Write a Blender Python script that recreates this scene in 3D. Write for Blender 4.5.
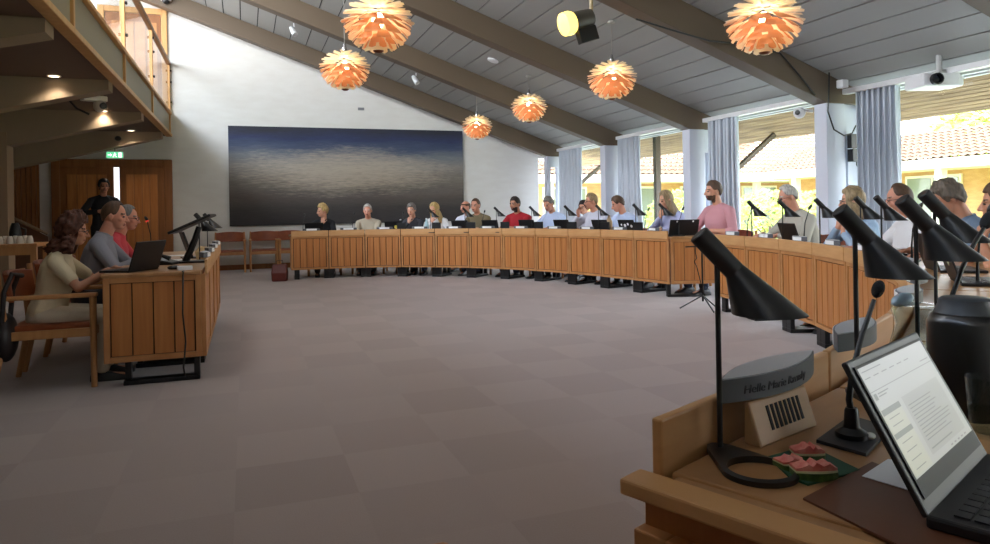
import bpy, bmesh, math, random
import numpy as np
from mathutils import Vector, Matrix, noise as mnoise
random.seed(7)
R = math.radians
for o in list(bpy.data.objects):
    bpy.data.objects.remove(o)
sc = bpy.context.scene
COL = sc.collection
PI = math.pi

# ------------------------------------------------------------------ camera
# The room is axis aligned: X runs across towards the windows, Y runs down the hall, Z up.
FPX, EYE, ROLL, YAW = 690.0, 1.2, 0.018, R(19.9)
PX0, PY0 = 495.0, 209.5
SY, CY = math.sin(YAW), math.cos(YAW)
cam_data = bpy.data.cameras.new('camera')
cam = bpy.data.objects.new('camera', cam_data)
COL.objects.link(cam)
cam_data.sensor_width = 36.0
cam_data.sensor_fit = 'HORIZONTAL'
cam_data.lens = 36.0 * FPX / 990.0
cam_data.shift_y = (PY0 - 272.0) / 990.0
cam_data.clip_start = 0.05
cam_data.clip_end = 300
cam.matrix_world = (Matrix.Translation((0, 0, EYE)) @ Matrix.Rotation(-YAW, 4, 'Z')
                    @ Matrix.Rotation(PI / 2, 4, 'X') @ Matrix.Rotation(-ROLL, 4, 'Z'))
sc.camera = cam

# ------------------------------------------------------------------ world, sun, big area lights, exposure
sc.view_settings.view_transform = 'Standard'
sc.view_settings.look = 'None'
sc.view_settings.gamma = 1.0
sc.view_settings.use_curve_mapping = False
sc.view_settings.exposure = 1.95
try:
    sc.cycles.use_denoising = True
    sc.cycles.max_bounces = 10
    sc.cycles.diffuse_bounces = 6
    sc.cycles.transparent_max_bounces = 16
    sc.cycles.sample_clamp_indirect = 6.0
    sc.cycles.caustics_reflective = False
    sc.cycles.caustics_refractive = False
except Exception:
    pass
world = bpy.data.worlds.new('daylight')
sc.world = world
world.use_nodes = True
wn = world.node_tree.nodes
wl = world.node_tree.links
bg = wn['Background']
tcn = wn.new('ShaderNodeTexCoord')
sep = wn.new('ShaderNodeSeparateXYZ')
rmp = wn.new('ShaderNodeValToRGB')
wl.new(tcn.outputs['Generated'], sep.inputs[0])
wl.new(sep.outputs['Z'], rmp.inputs[0])
rmp.color_ramp.elements[0].color = (0.95, 0.97, 1.0, 1)
rmp.color_ramp.elements[1].color = (0.50, 0.68, 1.0, 1)
wl.new(rmp.outputs[0], bg.inputs['Color'])
bg.inputs['Strength'].default_value = 3.2

def lamp_object(name, kind, loc, energy, color=(1, 1, 1), target=None, **kw):
    l = bpy.data.lights.new(name, kind)
    l.energy = energy
    l.color = color
    for k, v in kw.items():
        setattr(l, k, v)
    o = bpy.data.objects.new(name, l)
    COL.objects.link(o)
    o.location = loc
    if target is not None:
        o.rotation_euler = (Vector(target) - Vector(loc)).to_track_quat('-Z', 'Y').to_euler()
    return o

lamp_object('sun', 'SUN', (0, 0, 20), 1.3, (1.0, 0.93, 0.80), target=(9, 5.0, 8.0), angle=R(1.0))
# daylight by the clerestory over the gallery; the second lamp is an added fill
lamp_object('clerestory_and_fill_light', 'AREA', (-2.85, 9.6, 5.05), 46, (0.93, 0.97, 1.0), target=(1.6, 13.4, 3.3),
            shape='RECTANGLE', size=5.0, size_y=0.4)
lamp_object('clerestory_and_fill_light', 'AREA', (-3.0, 7.0, 5.0), 76, (0.96, 0.98, 1.0), target=(3.4, 10.5, 1.0),
            shape='RECTANGLE', size=7.0, size_y=1.2)  # added out of view to brighten the interior, not the outdoors
# daylight at the window wall: portals for the sky
for k in range(-2, 4):
    yb = 6.8 + 2.83 * k
    lamp_object('window_portal', 'AREA', (7.62, yb - 1.4, 1.5), 1.0, target=(0, yb - 1.4, 1.5),
                shape='RECTANGLE', size=2.6, size_y=2.3).data.cycles.is_portal = True

# ------------------------------------------------------------------ surveying helpers: a sight line of the camera meets a plane of the room
def sight(x, y):
    u, v = x - PX0, y - PY0
    return (u - ROLL * v) / FPX, (v + ROLL * u) / FPX
def at(x, y, d):
    a, b = sight(x, y)
    return Vector((a * d * CY + d * SY, -a * d * SY + d * CY, EYE - b * d))
def onZ(x, y, z):
    return at(x, y, (EYE - z) / sight(x, y)[1])
def onY(x, y, Y):
    return at(x, y, Y / (CY - sight(x, y)[0] * SY))
def onX(x, y, X):
    return at(x, y, X / (sight(x, y)[0] * CY + SY))

# ------------------------------------------------------------------ materials
def lin(c):
    if isinstance(c, str):
        c = [int(c[i:i + 2], 16) / 255 for i in (0, 2, 4)]
    else:
        c = [v / 255 for v in c]
    return tuple(v / 12.92 if v <= .04045 else ((v + .055) / 1.055) ** 2.4 for v in c) + (1,)
MATS = {}
def mat(key, c, rough=.55, metal=0.0, spec=.5, emit=None, es=1.0, trans=0.0, alpha=1.0, bump=None, vary=None, coat=0):
    if key in MATS:
        return MATS[key]
    m = bpy.data.materials.new(key)
    m.use_nodes = True
    n, l = m.node_tree.nodes, m.node_tree.links
    b = n['Principled BSDF']
    b.inputs['Base Color'].default_value = lin(c)
    b.inputs['Roughness'].default_value = rough
    b.inputs['Metallic'].default_value = metal
    b.inputs['Specular IOR Level'].default_value = spec
    b.inputs['Coat Weight'].default_value = coat
    if trans:
        b.inputs['Transmission Weight'].default_value = trans
    if emit is not None:
        b.inputs['Emission Color'].default_value = lin(emit)
        b.inputs['Emission Strength'].default_value = es
    tc = None
    if vary or bump:
        tc = n.new('ShaderNodeTexCoord')
        mp = n.new('ShaderNodeMapping')
        l.new(tc.outputs['Object'], mp.inputs[0])
    if vary:                      # (second colour, scale vector, detail)
        c2, scl, det = vary
        mp.inputs['Scale'].default_value = scl
        t = n.new('ShaderNodeTexNoise')
        t.inputs['Scale'].default_value = 1.0
        t.inputs['Detail'].default_value = det
        l.new(mp.outputs[0], t.inputs['Vector'])
        r = n.new('ShaderNodeValToRGB')
        r.color_ramp.elements[0].position = .32
        r.color_ramp.elements[1].position = .68
        r.color_ramp.elements[0].color = lin(c)
        r.color_ramp.elements[1].color = lin(c2)
        l.new(t.outputs['Fac'], r.inputs[0])
        l.new(r.outputs[0], b.inputs['Base Color'])
    if bump:                      # (scale, strength)
        t2 = n.new('ShaderNodeTexNoise')
        t2.inputs['Scale'].default_value = bump[0]
        t2.inputs['Detail'].default_value = 4
        l.new(tc.outputs['Object'], t2.inputs['Vector'])
        bp = n.new('ShaderNodeBump')
        bp.inputs['Strength'].default_value = bump[1]
        bp.inputs['Distance'].default_value = .01
        l.new(t2.outputs['Fac'], bp.inputs['Height'])
        l.new(bp.outputs[0], b.inputs['Normal'])
    MATS[key] = m
    return m

def glassy(key, tint=(1, 1, 1), gloss=.06):
    if key in MATS:
        return MATS[key]
    m = bpy.data.materials.new(key)
    m.use_nodes = True
    n, l = m.node_tree.nodes, m.node_tree.links
    n.clear()
    out = n.new('ShaderNodeOutputMaterial')
    mx = n.new('ShaderNodeMixShader')
    tr = n.new('ShaderNodeBsdfTransparent')
    gl = n.new('ShaderNodeBsdfGlossy')
    fr = n.new('ShaderNodeFresnel')
    fr.inputs['IOR'].default_value = 1.3
    tr.inputs['Color'].default_value = (*tint, 1)
    gl.inputs['Roughness'].default_value = gloss
    ge = n.new('ShaderNodeNewGeometry')
    mm_ = n.new('ShaderNodeMath')
    mm_.operation = 'MULTIPLY_ADD'
    mm_.inputs[1].default_value = -1
    mm_.inputs[2].default_value = 1
    l.new(ge.outputs['Backfacing'], mm_.inputs[0])
    m2_ = n.new('ShaderNodeMath')
    m2_.operation = 'MULTIPLY'
    l.new(fr.outputs[0], m2_.inputs[0])
    l.new(mm_.outputs[0], m2_.inputs[1])
    l.new(m2_.outputs[0], mx.inputs[0])
    l.new(tr.outputs[0], mx.inputs[1])
    l.new(gl.outputs[0], mx.inputs[2])
    l.new(mx.outputs[0], out.inputs[0])
    MATS[key] = m
    return m

M_OAK = mat('oak_panel', (170, 106, 54), .45, vary=((190, 126, 68), (26, 26, 1.6), 3))
M_OAKL = mat('oak_light', (192, 142, 90), .45, vary=((206, 158, 106), (3, 3, 24), 3))
M_OAKF = mat('oak_frame', (176, 120, 70), .5, vary=((192, 138, 86), (5, 5, 5), 3))
M_OAKT = mat('oak_tabletop', (160, 116, 74), .35, vary=((176, 132, 88), (4, 14, 4), 4))
M_OAKC = mat('oak_chair', (176, 122, 72), .45, vary=((190, 138, 86), (20, 20, 3), 3))
M_DOORW = mat('door_teak', (132, 82, 42), .45, vary=((150, 96, 52), (18, 18, 1.2), 3))
M_PINE = mat('pine_trim', (196, 146, 88), .5, vary=((208, 160, 102), (14, 14, 2), 3))
M_BLACK = mat('black_steel', (18, 18, 20), .35)
M_BLKP = mat('black_plastic', (16, 16, 18), .4)
M_LAMPB = mat('black_lacquer', (24, 24, 25), .38, spec=.6)
M_GREY = mat('grey_plastic', (120, 122, 126), .55)
M_WHITE = mat('white_plastic', (225, 226, 228), .4)
M_PAPER = mat('white_paper', (236, 236, 236), .8)
M_WALL = mat('painted_brick_white', (222, 221, 216), .85, bump=(14, .12), vary=((217, 215, 209), (3, 3, 9), 4))
M_BEAM = mat('beam_umber_paint', (98, 84, 68), .55)
M_CEIL = mat('ceiling_board_grey', (156, 157, 154), .6)
M_GAP = mat('shadow_gap_board', (50, 52, 55), .9)
M_PILLAR = mat('pillar_plaster', (205, 210, 222), .8, bump=(20, .06))
M_CURT = mat('curtain_blue_grey', (196, 204, 214), .9)
M_LEATH = mat('tan_leather', (150, 78, 40), .45, bump=(60, .15), vary=((128, 62, 30), (6, 6, 6), 3))
M_SKIN = {}

# ------------------------------------------------------------------ mesh building
class MB:
    def __init__(s):
        s.v, s.f, s.m = [], [], []
    def add(s, vs, fs, mi=0):
        b = len(s.v)
        s.v += [tuple(v) for v in vs]
        s.f += [tuple(b + i for i in f) for f in fs]
        s.m += [mi] * len(fs)
        return s
    def box(s, lo, hi, mi=0, M=None):
        x0, y0, z0 = lo
        x1, y1, z1 = hi
        vs = [(x0, y0, z0), (x1, y0, z0), (x1, y1, z0), (x0, y1, z0), (x0, y0, z1), (x1, y0, z1), (x1, y1, z1), (x0, y1, z1)]
        if M is not None:
            vs = [M @ Vector(v) for v in vs]
        return s.add(vs, [(0, 3, 2, 1), (4, 5, 6, 7), (0, 1, 5, 4), (1, 2, 6, 5), (2, 3, 7, 6), (3, 0, 4, 7)], mi)
    def prism(s, pts, z0, z1, mi=0, M=None):
        n = len(pts)
        vs = [(p[0], p[1], z0) for p in pts] + [(p[0], p[1], z1) for p in pts]
        if M is not None:
            vs = [M @ Vector(v) for v in vs]
        return s.add(vs, [tuple(range(n - 1, -1, -1)), tuple(range(n, 2 * n))] + [(i, (i + 1) % n, n + (i + 1) % n, n + i) for i in range(n)], mi)
    def loft(s, rings, mi=0, cap=True, closed=False):
        n = len(rings[0])
        b = []
        for r in rings:
            b += list(r)
        fs = []
        k = len(rings)
        for j in range(k - 1 + (1 if closed else 0)):
            for i in range(n):
                a, c = j * n, ((j + 1) % k) * n
                fs.append((a + i, a + (i + 1) % n, c + (i + 1) % n, c + i))
        if cap and not closed:
            fs += [tuple(range(n - 1, -1, -1)), tuple((k - 1) * n + i for i in range(n))]
        return s.add(b, fs, mi)
    def lathe(s, prof, n=20, mi=0, M=None, cap=True):
        rings = []
        for r, z in prof:
            rings.append([(r * math.cos(2 * PI * i / n), r * math.sin(2 * PI * i / n), z) for i in range(n)])
        if M is not None:
            rings = [[M @ Vector(p) for p in q] for q in rings]
        return s.loft(rings, mi, cap)
    def tube(s, path, r, n=8, mi=0):
        path = [Vector(p) for p in path]
        rs = r if isinstance(r, (list, tuple)) else [r] * len(path)
        rings = []
        up = None
        for i, p in enumerate(path):
            t = (path[min(i + 1, len(path) - 1)] - path[max(i - 1, 0)]).normalized()
            if up is None:
                up = t.orthogonal().normalized()
            else:
                up = (up - t * up.dot(t)).normalized()
            w = t.cross(up)
            rings.append([p + (up * math.cos(2 * PI * k / n) + w * math.sin(2 * PI * k / n)) * rs[i] for k in range(n)])
        return s.loft(rings, mi)
    def ball(s, c, r, mi=0, n=14, k=9, M=None):
        c = Vector(c)
        rr = r if isinstance(r, (tuple, list)) else (r, r, r)
        rings = []
        for j in range(k + 1):
            t = -PI / 2 + PI * (j + .02 if j == 0 else (j - .02 if j == k else j)) / k
            rings.append([Vector((rr[0] * math.cos(t) * math.cos(2 * PI * i / n), rr[1] * math.cos(t) * math.sin(2 * PI * i / n), rr[2] * math.sin(t))) for i in range(n)])
        if M is not None:
            rings = [[M @ p for p in q] for q in rings]
        return s.loft([[c + p for p in q] for q in rings], mi)
    def build(s, name, mats, parent=None, smooth=None, bevel=0, loc=None, rotz=0, kind=None):
        me = bpy.data.meshes.new(name)
        me.from_pydata(s.v, [], s.f)
        for m in (mats if isinstance(mats, (list, tuple)) else [mats]):
            me.materials.append(m)
        me.polygons.foreach_set('material_index', s.m)
        bm = bmesh.new()
        bm.from_mesh(me)
        bmesh.ops.recalc_face_normals(bm, faces=bm.faces)
        bm.to_mesh(me)
        bm.free()
        if smooth is not None:
            me.shade_smooth()
            if smooth < 180:
                me.set_sharp_from_angle(angle=R(smooth))
        me.update()
        o = bpy.data.objects.new(name, me)
        COL.objects.link(o)
        if parent is not None:
            o.parent = parent
        if loc is not None:
            o.location = loc
            o.rotation_euler = (0, 0, rotz)
        if bevel:
            bv = o.modifiers.new('edge', 'BEVEL')
            bv.width = bevel
            bv.segments = 2
            bv.limit_method = 'ANGLE'
            bv.angle_limit = R(40)
        if kind:
            o['kind'] = kind
        return o

def tag(o, label, cat, group=None, kind=None):
    o['label'] = label
    o['category'] = cat
    if group:
        o['group'] = group
    if kind:
        o['kind'] = kind
    return o
def empty(name, loc, rz=0.0):
    o = bpy.data.objects.new(name, None)
    o.empty_display_size = .1
    COL.objects.link(o)
    o.location = loc
    o.rotation_euler = (0, 0, rz)
    return o
def thing(name, loc, rz, label, cat, group=None):
    return tag(empty(name, loc, rz), label, cat, group)
KIDS = {}
def dup(root, loc=None, rz=None, label=None, group=None, scale=None):
    r = root.copy()
    COL.objects.link(r)
    if loc is not None:
        r.location = loc
    if rz is not None:
        r.rotation_euler = (0, 0, rz)
    if scale is not None:
        r.scale = (scale,) * 3
    if label:
        r['label'] = label
    if group:
        r['group'] = group
    for ch in root.children:
        c = ch.copy()
        COL.objects.link(c)
        c.parent = r
        for g in ch.children:
            d = g.copy()
            COL.objects.link(d)
            d.parent = c
    return r
def rotM(loc, rz=0, rx=0, ry=0):
    return Matrix.Translation(loc) @ Matrix.Rotation(rz, 4, 'Z') @ Matrix.Rotation(rx, 4, 'X') @ Matrix.Rotation(ry, 4, 'Y')
ORD = 'first second third fourth fifth sixth seventh eighth ninth tenth eleventh twelfth'.split()
# ================================================================== the setting
YB, XW = 15.9, 6.86                  # back wall, room face of the window pillars
ZT, SL = 2.46, 0.348                 # underside of the beams at the pillars, roof slope
CEIL0 = ZT + .36                     # ceiling at the pillars
zc_ = lambda x: CEIL0 + SL * (XW - x)
XR = -3.2                            # the clerestory wall over the gallery

# carpet tiles
m = bpy.data.materials.new('carpet_tiles')
m.use_nodes = True
n, l = m.node_tree.nodes, m.node_tree.links
b = n['Principled BSDF']
b.inputs['Roughness'].default_value = .95
b.inputs['Specular IOR Level'].default_value = .15
b.inputs['Sheen Weight'].default_value = .35
b.inputs['Sheen Roughness'].default_value = .45
g = n.new('ShaderNodeNewGeometry')
mp = n.new('ShaderNodeMapping')
tile0 = onZ(237.3, 436.7, 0)
mp.inputs['Location'].default_value = (-tile0.x / .5 + 40, -tile0.y / .5 + 40, 0.01)
mp.inputs['Scale'].default_value = (2, 2, 0)
l.new(g.outputs['Position'], mp.inputs[0])
ck = n.new('ShaderNodeTexChecker')
ck.inputs['Scale'].default_value = 1
ck.inputs['Color1'].default_value = (0, 0, 0, 1)
ck.inputs['Color2'].default_value = (1, 1, 1, 1)
l.new(mp.outputs[0], ck.inputs[0])
fl = n.new('ShaderNodeVectorMath')
fl.operation = 'FLOOR'
l.new(mp.outputs[0], fl.inputs[0])
wnz = n.new('ShaderNodeTexWhiteNoise')
l.new(fl.outputs[0], wnz.inputs[0])
ns = n.new('ShaderNodeTexNoise')
ns.inputs['Scale'].default_value = 160
ns.inputs['Detail'].default_value = 3
l.new(g.outputs['Position'], ns.inputs['Vector'])
def mathn(op, a, b_, c_=None):
    q = n.new('ShaderNodeMath')
    q.operation = op
    for i, v in enumerate((a, b_, c_)):
        if v is None:
            continue
        if isinstance(v, (int, float)):
            q.inputs[i].default_value = v
        else:
            l.new(v, q.inputs[i])
    return q.outputs[0]
fac = mathn('MULTIPLY', ck.outputs['Fac'], .22)
fac = mathn('MULTIPLY_ADD', wnz.outputs['Value'], .24, fac)
fac = mathn('MULTIPLY_ADD', ns.outputs['Fac'], .6, fac)
rp = n.new('ShaderNodeValToRGB')
rp.color_ramp.elements[0].color = lin((146, 130, 125))
rp.color_ramp.elements[1].color = lin((168, 152, 147))
l.new(fac, rp.inputs[0])
l.new(rp.outputs[0], b.inputs['Base Color'])
bp = n.new('ShaderNodeBump')
bp.inputs['Strength'].default_value = .25
bp.inputs['Distance'].default_value = .004
l.new(ns.outputs['Fac'], bp.inputs['Height'])
l.new(bp.outputs[0], b.inputs['Normal'])
M_CARPET = m
MB().box((-6.2, -4.2, -.12), (7.75, YB + .3, 0)).build('floor', M_CARPET, kind='structure')

# walls
MB().box((-6.2, YB, 0), (6.93, YB + .25, 6.6)).box((6.93, YB, ZT), (7.45, YB + .25, 3.2)).build('wall_back', M_WALL, kind='structure')
MB().box((-6.2, -4.2, 0), (7.6, -4.0, 6.6)).build('wall_front', M_WALL, kind='structure')
MB().box((-6.2, -4.0, 0), (-6.0, YB, 3.3)).build('wall_left', M_WALL, kind='structure')
# low wall under the windows
MB().box((7.45, -4.0, 0), (7.65, YB, .32)).box((7.36, -4.0, .32), (7.68, YB, .36)).build('wall_right', M_PILLAR, kind='structure')
# clerestory wall above the gallery: sill, head and posts around the daylight opening
w = MB().box((XR - .15, -4.0, 3.3), (XR, YB, 4.3)).box((XR - .15, -4.0, 5.75), (XR, YB, 6.6))
w.build('wall_clerestory', M_WALL, kind='structure')
bb = MB()
bb.box((-1.3, YB - .02, 0), (6.9, YB, .11))
bb.box((-6.0, YB - .02, 0), (-3.65, YB, .11))
bb.build('baseboard_back', M_DOORW, kind='structure')

# ceiling boards run down the hall, with open joints; the roof deck above them
c = MB()
x = 7.44
th = math.atan(SL)
while x > XR - .2:
    x1 = x - .325
    for (a, b_) in ((x, x1 + .02),):
        za, zb = zc_(a), zc_(b_)
        c.add([(a, -4, za), (b_, -4, zb), (b_, YB, zb), (a, YB, za), (a, -4, za + .02), (b_, -4, zb + .02), (b_, YB, zb + .02), (a, YB, za + .02)],
              [(0, 1, 2, 3), (4, 7, 6, 5), (0, 4, 5, 1), (1, 5, 6, 2), (2, 6, 7, 3), (3, 7, 4, 0)], 0)
    x = x1
a, b_ = 7.6, XR - .3
c.add([(a, -4.2, zc_(a) + .03), (b_, -4.2, zc_(b_) + .03), (b_, YB + .25, zc_(b_) + .03), (a, YB + .25, zc_(a) + .03),
       (a, -4.2, zc_(a) + .25), (b_, -4.2, zc_(b_) + .25), (b_, YB + .25, zc_(b_) + .25), (a, YB + .25, zc_(a) + .25)],
      [(0, 1, 2, 3), (4, 7, 6, 5), (0, 4, 5, 1), (1, 5, 6, 2), (2, 6, 7, 3), (3, 7, 4, 0)], 1)
c.build('ceiling', [M_CEIL, M_GAP], kind='structure')

BEAM_Y = [6.8 + 2.83 * k for k in range(-3, 4)]
zb_ = lambda x: ZT + SL * (XW - x)
for i, y in enumerate(BEAM_Y):
    hw = .12
    q = MB()
    xa, xb = 7.35, XR
    vs = []
    for yy in (y - hw, y + hw):
        vs += [(xa, yy, ZT), (XW, yy, ZT), (xb, yy, zb_(xb)), (xb, yy, zc_(xb)), (xa, yy, zc_(xa))]
    q.add(vs, [(0, 1, 2, 3, 4), (9, 8, 7, 6, 5)] + [(k, 5 + k, 5 + (k + 1) % 5, (k + 1) % 5) for k in range(5)])
    q.build('roof_beam', M_BEAM, bevel=.008, kind='structure')
    if y > 15:
        hw = .14
    # pillar fin under the beam, with a slot recess beside it
    p = MB()
    if y > 15:                # the last one has a narrow glazed slot
        p.box((XW, y - .1, 0), (XW + .09, y + .1, ZT)).box((XW + .09, y - .06, ZT - .26), (7.45, y + .1, ZT)).box((XW + .29, y - .04, 0), (7.45, y + .1, ZT - .26))
    else:
        p.box((XW, y - .1, 0), (XW + .30, y + .1, ZT))
        p.box((XW + .30, y - .06, ZT - .38), (7.45, y + .1, ZT))
        p.box((XW + .40, y - .04, 0), (7.45, y + .1, ZT - .38))
        p.box((XW + .30, y + .04, 0), (XW + .40, y + .1, ZT - .38))
    p.build('pillar', M_PILLAR, bevel=.006, kind='structure')

# windows between the pillars: frames, panes
M_WFRAME = mat('window_frame_paint', (206, 208, 212), .5)
M_PANE = glassy('window_pane', (.97, .99, .98))
M_RAIL = mat('rail_white', (228, 229, 230), .4)
for i in range(len(BEAM_Y) - 1):
    y0, y1 = BEAM_Y[i] + .12, BEAM_Y[i + 1] - .1
    f = MB()
    f.box((7.46, y0, .36), (7.54, y0 + .06, 2.62)).box((7.46, y1 - .06, .36), (7.54, y1, 2.62))
    f.box((7.46, y0, .36), (7.54, y1, .42)).box((7.46, y0, 2.56), (7.54, y1, 2.62))
    fo = f.build('window_%d' % (i + 1), M_WFRAME, kind='structure')
    MB().box((7.495, y0 + .06, .42), (7.503, y1 - .06, 2.56)).build('pane', M_PANE, fo)
    MB().box((7.36, y0, 2.575), (7.6, y1, 2.70)).build('window_head', M_WFRAME, fo)
    r = MB().box((7.10, y0 - .02, 2.57), (7.20, y1 + .02, 2.635)).build('curtain_rail', M_RAIL, bevel=.006)
    tag(r, 'white curtain rail under the ceiling along the %s window bay from the back wall' % ORD[len(BEAM_Y) - 2 - i], 'curtain rail', 'curtain rails')
MB().box((7.4, BEAM_Y[-1] + .1, 0), (7.65, YB, 3)).build('wall_corner', M_PILLAR, kind='structure')

# curtains gathered at the far end of each bay
def curtain(y0, y1, label, z0=.08, z1=2.57, folds=7, x=7.15, seed=0, flare=0.0):
    rnd = random.Random(seed)
    q = MB()
    nx, nz = folds * 8, 10
    th = .006
    def pt(i, j, s):
        t = i / nx
        w = j / nz
        y = y0 + (y1 - y0) * t + flare * (1 - w) ** 2 * (1 - t) * -1
        ph = t * folds * 2 * PI
        amp = .045 + .012 * math.sin(3.1 * t * folds + seed)
        return (x + amp * math.sin(ph + .5 * math.sin(w * 3 + seed)) + s * th, y + .018 * math.sin(2 * ph + seed), z0 + (z1 - z0) * w)
    g0 = [[pt(i, j, 0) for i in range(nx + 1)] for j in range(nz + 1)]
    g1 = [[pt(i, j, 1) for i in range(nx + 1)] for j in range(nz + 1)]
    vs = [p for r_ in g0 for p in r_] + [p for r_ in g1 for p in r_]
    N = (nx + 1) * (nz + 1)
    fs = []
    for j in range(nz):
        for i in range(nx):
            a = j * (nx + 1) + i
            fs.append((a, a + 1, a + nx + 2, a + nx + 1))
            fs.append((N + a, N + a + nx + 1, N + a + nx + 2, N + a + 1))
    for j in range(nz):
        for i in (0, nx):
            a = j * (nx + 1) + i
            fs.append((a, a + nx + 1, N + a + nx + 1, N + a))
    for i in range(nx):
        fs.append((i, N + i, N + i + 1, i + 1))
        a = nz * (nx + 1) + i
        fs.append((a, a + 1, N + a + 1, N + a))
    q.add(vs, fs)
    return tag(q.build('curtain', M_CURT, smooth=180), label, 'curtain', 'blue grey window curtains')
curtain(5.95, 6.50, 'pale blue-grey curtain gathered right of the pillar that carries the black boxes', seed=1)
curtain(8.74, 9.40, 'pale blue-grey curtain hanging behind the young man in the pink shirt', seed=2)
curtain(11.55, 12.30, 'pale blue-grey curtain flaring out towards its hem, behind the bowed man', seed=3, flare=.16)
curtain(14.0, 15.08, 'pale curtain nearest the back wall, in the corner by the narrow window', seed=4)

# outside: boarded eaves with a brace and posts
M_EAVE = mat('eave_boards', (112, 86, 54), .8, vary=((168, 140, 98), (14, 1.2, 14), 4))
q = MB()
ze = lambda x: 2.66 - .30 * (x - 7.6)
for k in range(11):
    xa = 7.6 + k * .1
    xb = xa + .088
    q.add([(xa, -4, ze(xa)), (xb, -4, ze(xb)), (xb, 17, ze(xb)), (xa, 17, ze(xa)), (xa, -4, ze(xa) + .03), (xb, -4, ze(xb) + .03), (xb, 17, ze(xb) + .03), (xa, 17, ze(xa) + .03)],
          [(0, 1, 2, 3), (4, 7, 6, 5), (0, 4, 5, 1), (1, 5, 6, 2), (2, 6, 7, 3), (3, 7, 4, 0)])
q.add([(7.6, -4.2, 2.70), (8.7, -4.2, ze(8.7) + .04), (8.7, 17, ze(8.7) + .04), (7.6, 17, 2.70), (7.6, -4.2, 2.95), (8.7, -4.2, ze(8.7) + .2), (8.7, 17, ze(8.7) + .2), (7.6, 17, 2.95)],
      [(0, 1, 2, 3), (4, 7, 6, 5), (0, 4, 5, 1), (1, 5, 6, 2), (2, 6, 7, 3), (3, 7, 4, 0)], 1)
q.build('eaves_roof', [M_EAVE, M_GAP], kind='structure')
M_BRACE = mat('brace_stain', (88, 74, 60), .7)
q0 = onX(657, 180, 7.6)
MB().box((7.55, q0.y - .05, .3), (7.66, q0.y + .05, 2.66)).build('eaves_post', M_BRACE, kind='structure')
for y in (BEAM_Y[4], BEAM_Y[6]):
    MB().tube([(7.6, y - .25, 1.75), (8.45, y - .25, ze(8.45) - .02)], .05, 4).build('eaves_brace', M_BRACE, kind='structure')

# courtyard, hedge, neighbour wing with tiled roof
M_LAWN = mat('lawn', (150, 160, 96), .95, vary=((176, 180, 118), (3, 3, 3), 4))
M_PAVE = mat('terrace_paving', (205, 198, 182), .9)
MB().box((7.6, -30, -.3), (60, 60, -.05)).build('ground_courtyard', M_LAWN, kind='structure')
MB().box((7.7, -10, -.05), (11.5, 20, -.02)).build('terrace_path', M_PAVE, kind='structure')
M_TILE = mat('roof_clay_tile', (112, 80, 54), .8, vary=((124, 92, 64), (2, 2, 2), 4))
M_FASC = mat('fascia_white', (236, 228, 210), .7)
M_OBRICK = mat('yellow_brick', (186, 140, 96), .9, vary=((200, 158, 112), (4, 4, 12), 3))
M_OGLASS = mat('dark_window_glass', (120, 128, 120), .15, spec=.8)
def tiled_slope(q, p0, p1, up, pitch=.24, rows=.33):
    # interlocking pantiles: a corrugated sheet with stepped rows. p0 -> p1 eave, up = vector eave -> ridge
    p0, p1, up = Vector(p0), Vector(p1), Vector(up)
    e = p1 - p0
    nn = e.cross(up).normalized()
    if nn.z < 0:
        nn = -nn
    nu = max(2, int(e.length / pitch))
    nr = max(2, int(up.length / rows))
    S = 4
    for r_ in range(nr):
        va, vb = r_ / nr, (r_ + 1) / nr
        row = []
        for i in range(nu * S + 1):
            h = .028 * math.sin(2 * PI * i / S)
            base = p0 + e * (i / (nu * S)) + nn * h
            row.append((base + up * va + nn * .022, base + up * vb))
        vs = [x for ab in row for x in ab]
        q.add(vs, [(2 * i, 2 * i + 2, 2 * i + 3, 2 * i + 1) for i in range(nu * S)])
def wing(name, label, P, ax, ay, length, depth, cols, eave=2.4, rise=1.05, brick=()):
    # P corner of the facade, ax along the facade, ay away from the court
    t = thing(name, P, 0, label, 'building')
    ax, ay = Vector(ax), Vector(ay)
    z = Vector((0, 0, 1))
    Mx = Matrix(((ax.x, ay.x, 0, 0), (ax.y, ay.y, 0, 0), (0, 0, 1, 0), (0, 0, 0, 1)))
    q = MB()
    tiled_slope(q, ax * 0 - ay * .35 + z * eave, ax * length - ay * .35 + z * eave, ay * (depth / 2 + .35) + z * rise)
    tiled_slope(q, ax * 0 + ay * (depth + .35) + z * eave, ax * length + ay * (depth + .35) + z * eave, -ay * (depth / 2 + .35) + z * rise)
    q.build('roof', M_TILE, t)
    MB().box((0, -.4, eave - .28), (length, -.15, eave - .02), M=Mx).box((0, -.15, eave - .28), (length, depth, eave - .2), M=Mx).build('fascia', M_FASC, t)
    MB().box((0, 1.3, -.05), (length, 1.5, eave - .28), M=Mx).build('wall', M_OBRICK, t)
    for a_ in cols:
        MB().box((a_ - .11, -.1, -.05), (a_ + .11, .12, eave - .28), M=Mx).build('column', M_FASC, t)
    for a_ in cols[:-1]:
        fr = MB().box((a_ + .3, 1.22, .1), (a_ + 2.1, 1.3, 2.0), M=Mx).build('window', M_FASC, t)
        MB().box((a_ + .38, 1.2, .2), (a_ + 1.16, 1.22, 1.92), M=Mx).box((a_ + 1.24, 1.2, .2), (a_ + 2.02, 1.22, 1.92), M=Mx).build('pane', M_OGLASS, fr)
    return t
wing('neighbour_wing', 'long low wing with clay tiled roof and white columns seen through the rightmost window', (18.3, -6, 0), (0, 1, 0), (1, 0, 0), 27, 5, [1 + 2.7 * k for k in range(10)])
wing('neighbour_wing', 'low wing with broad clay tiled roof across the far end of the court', (9.5, 22.2, 0), (1, 0, 0), (0, 1, 0), 16, 11, [.6 + 3 * k for k in range(6)], rise=3.4)
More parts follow.
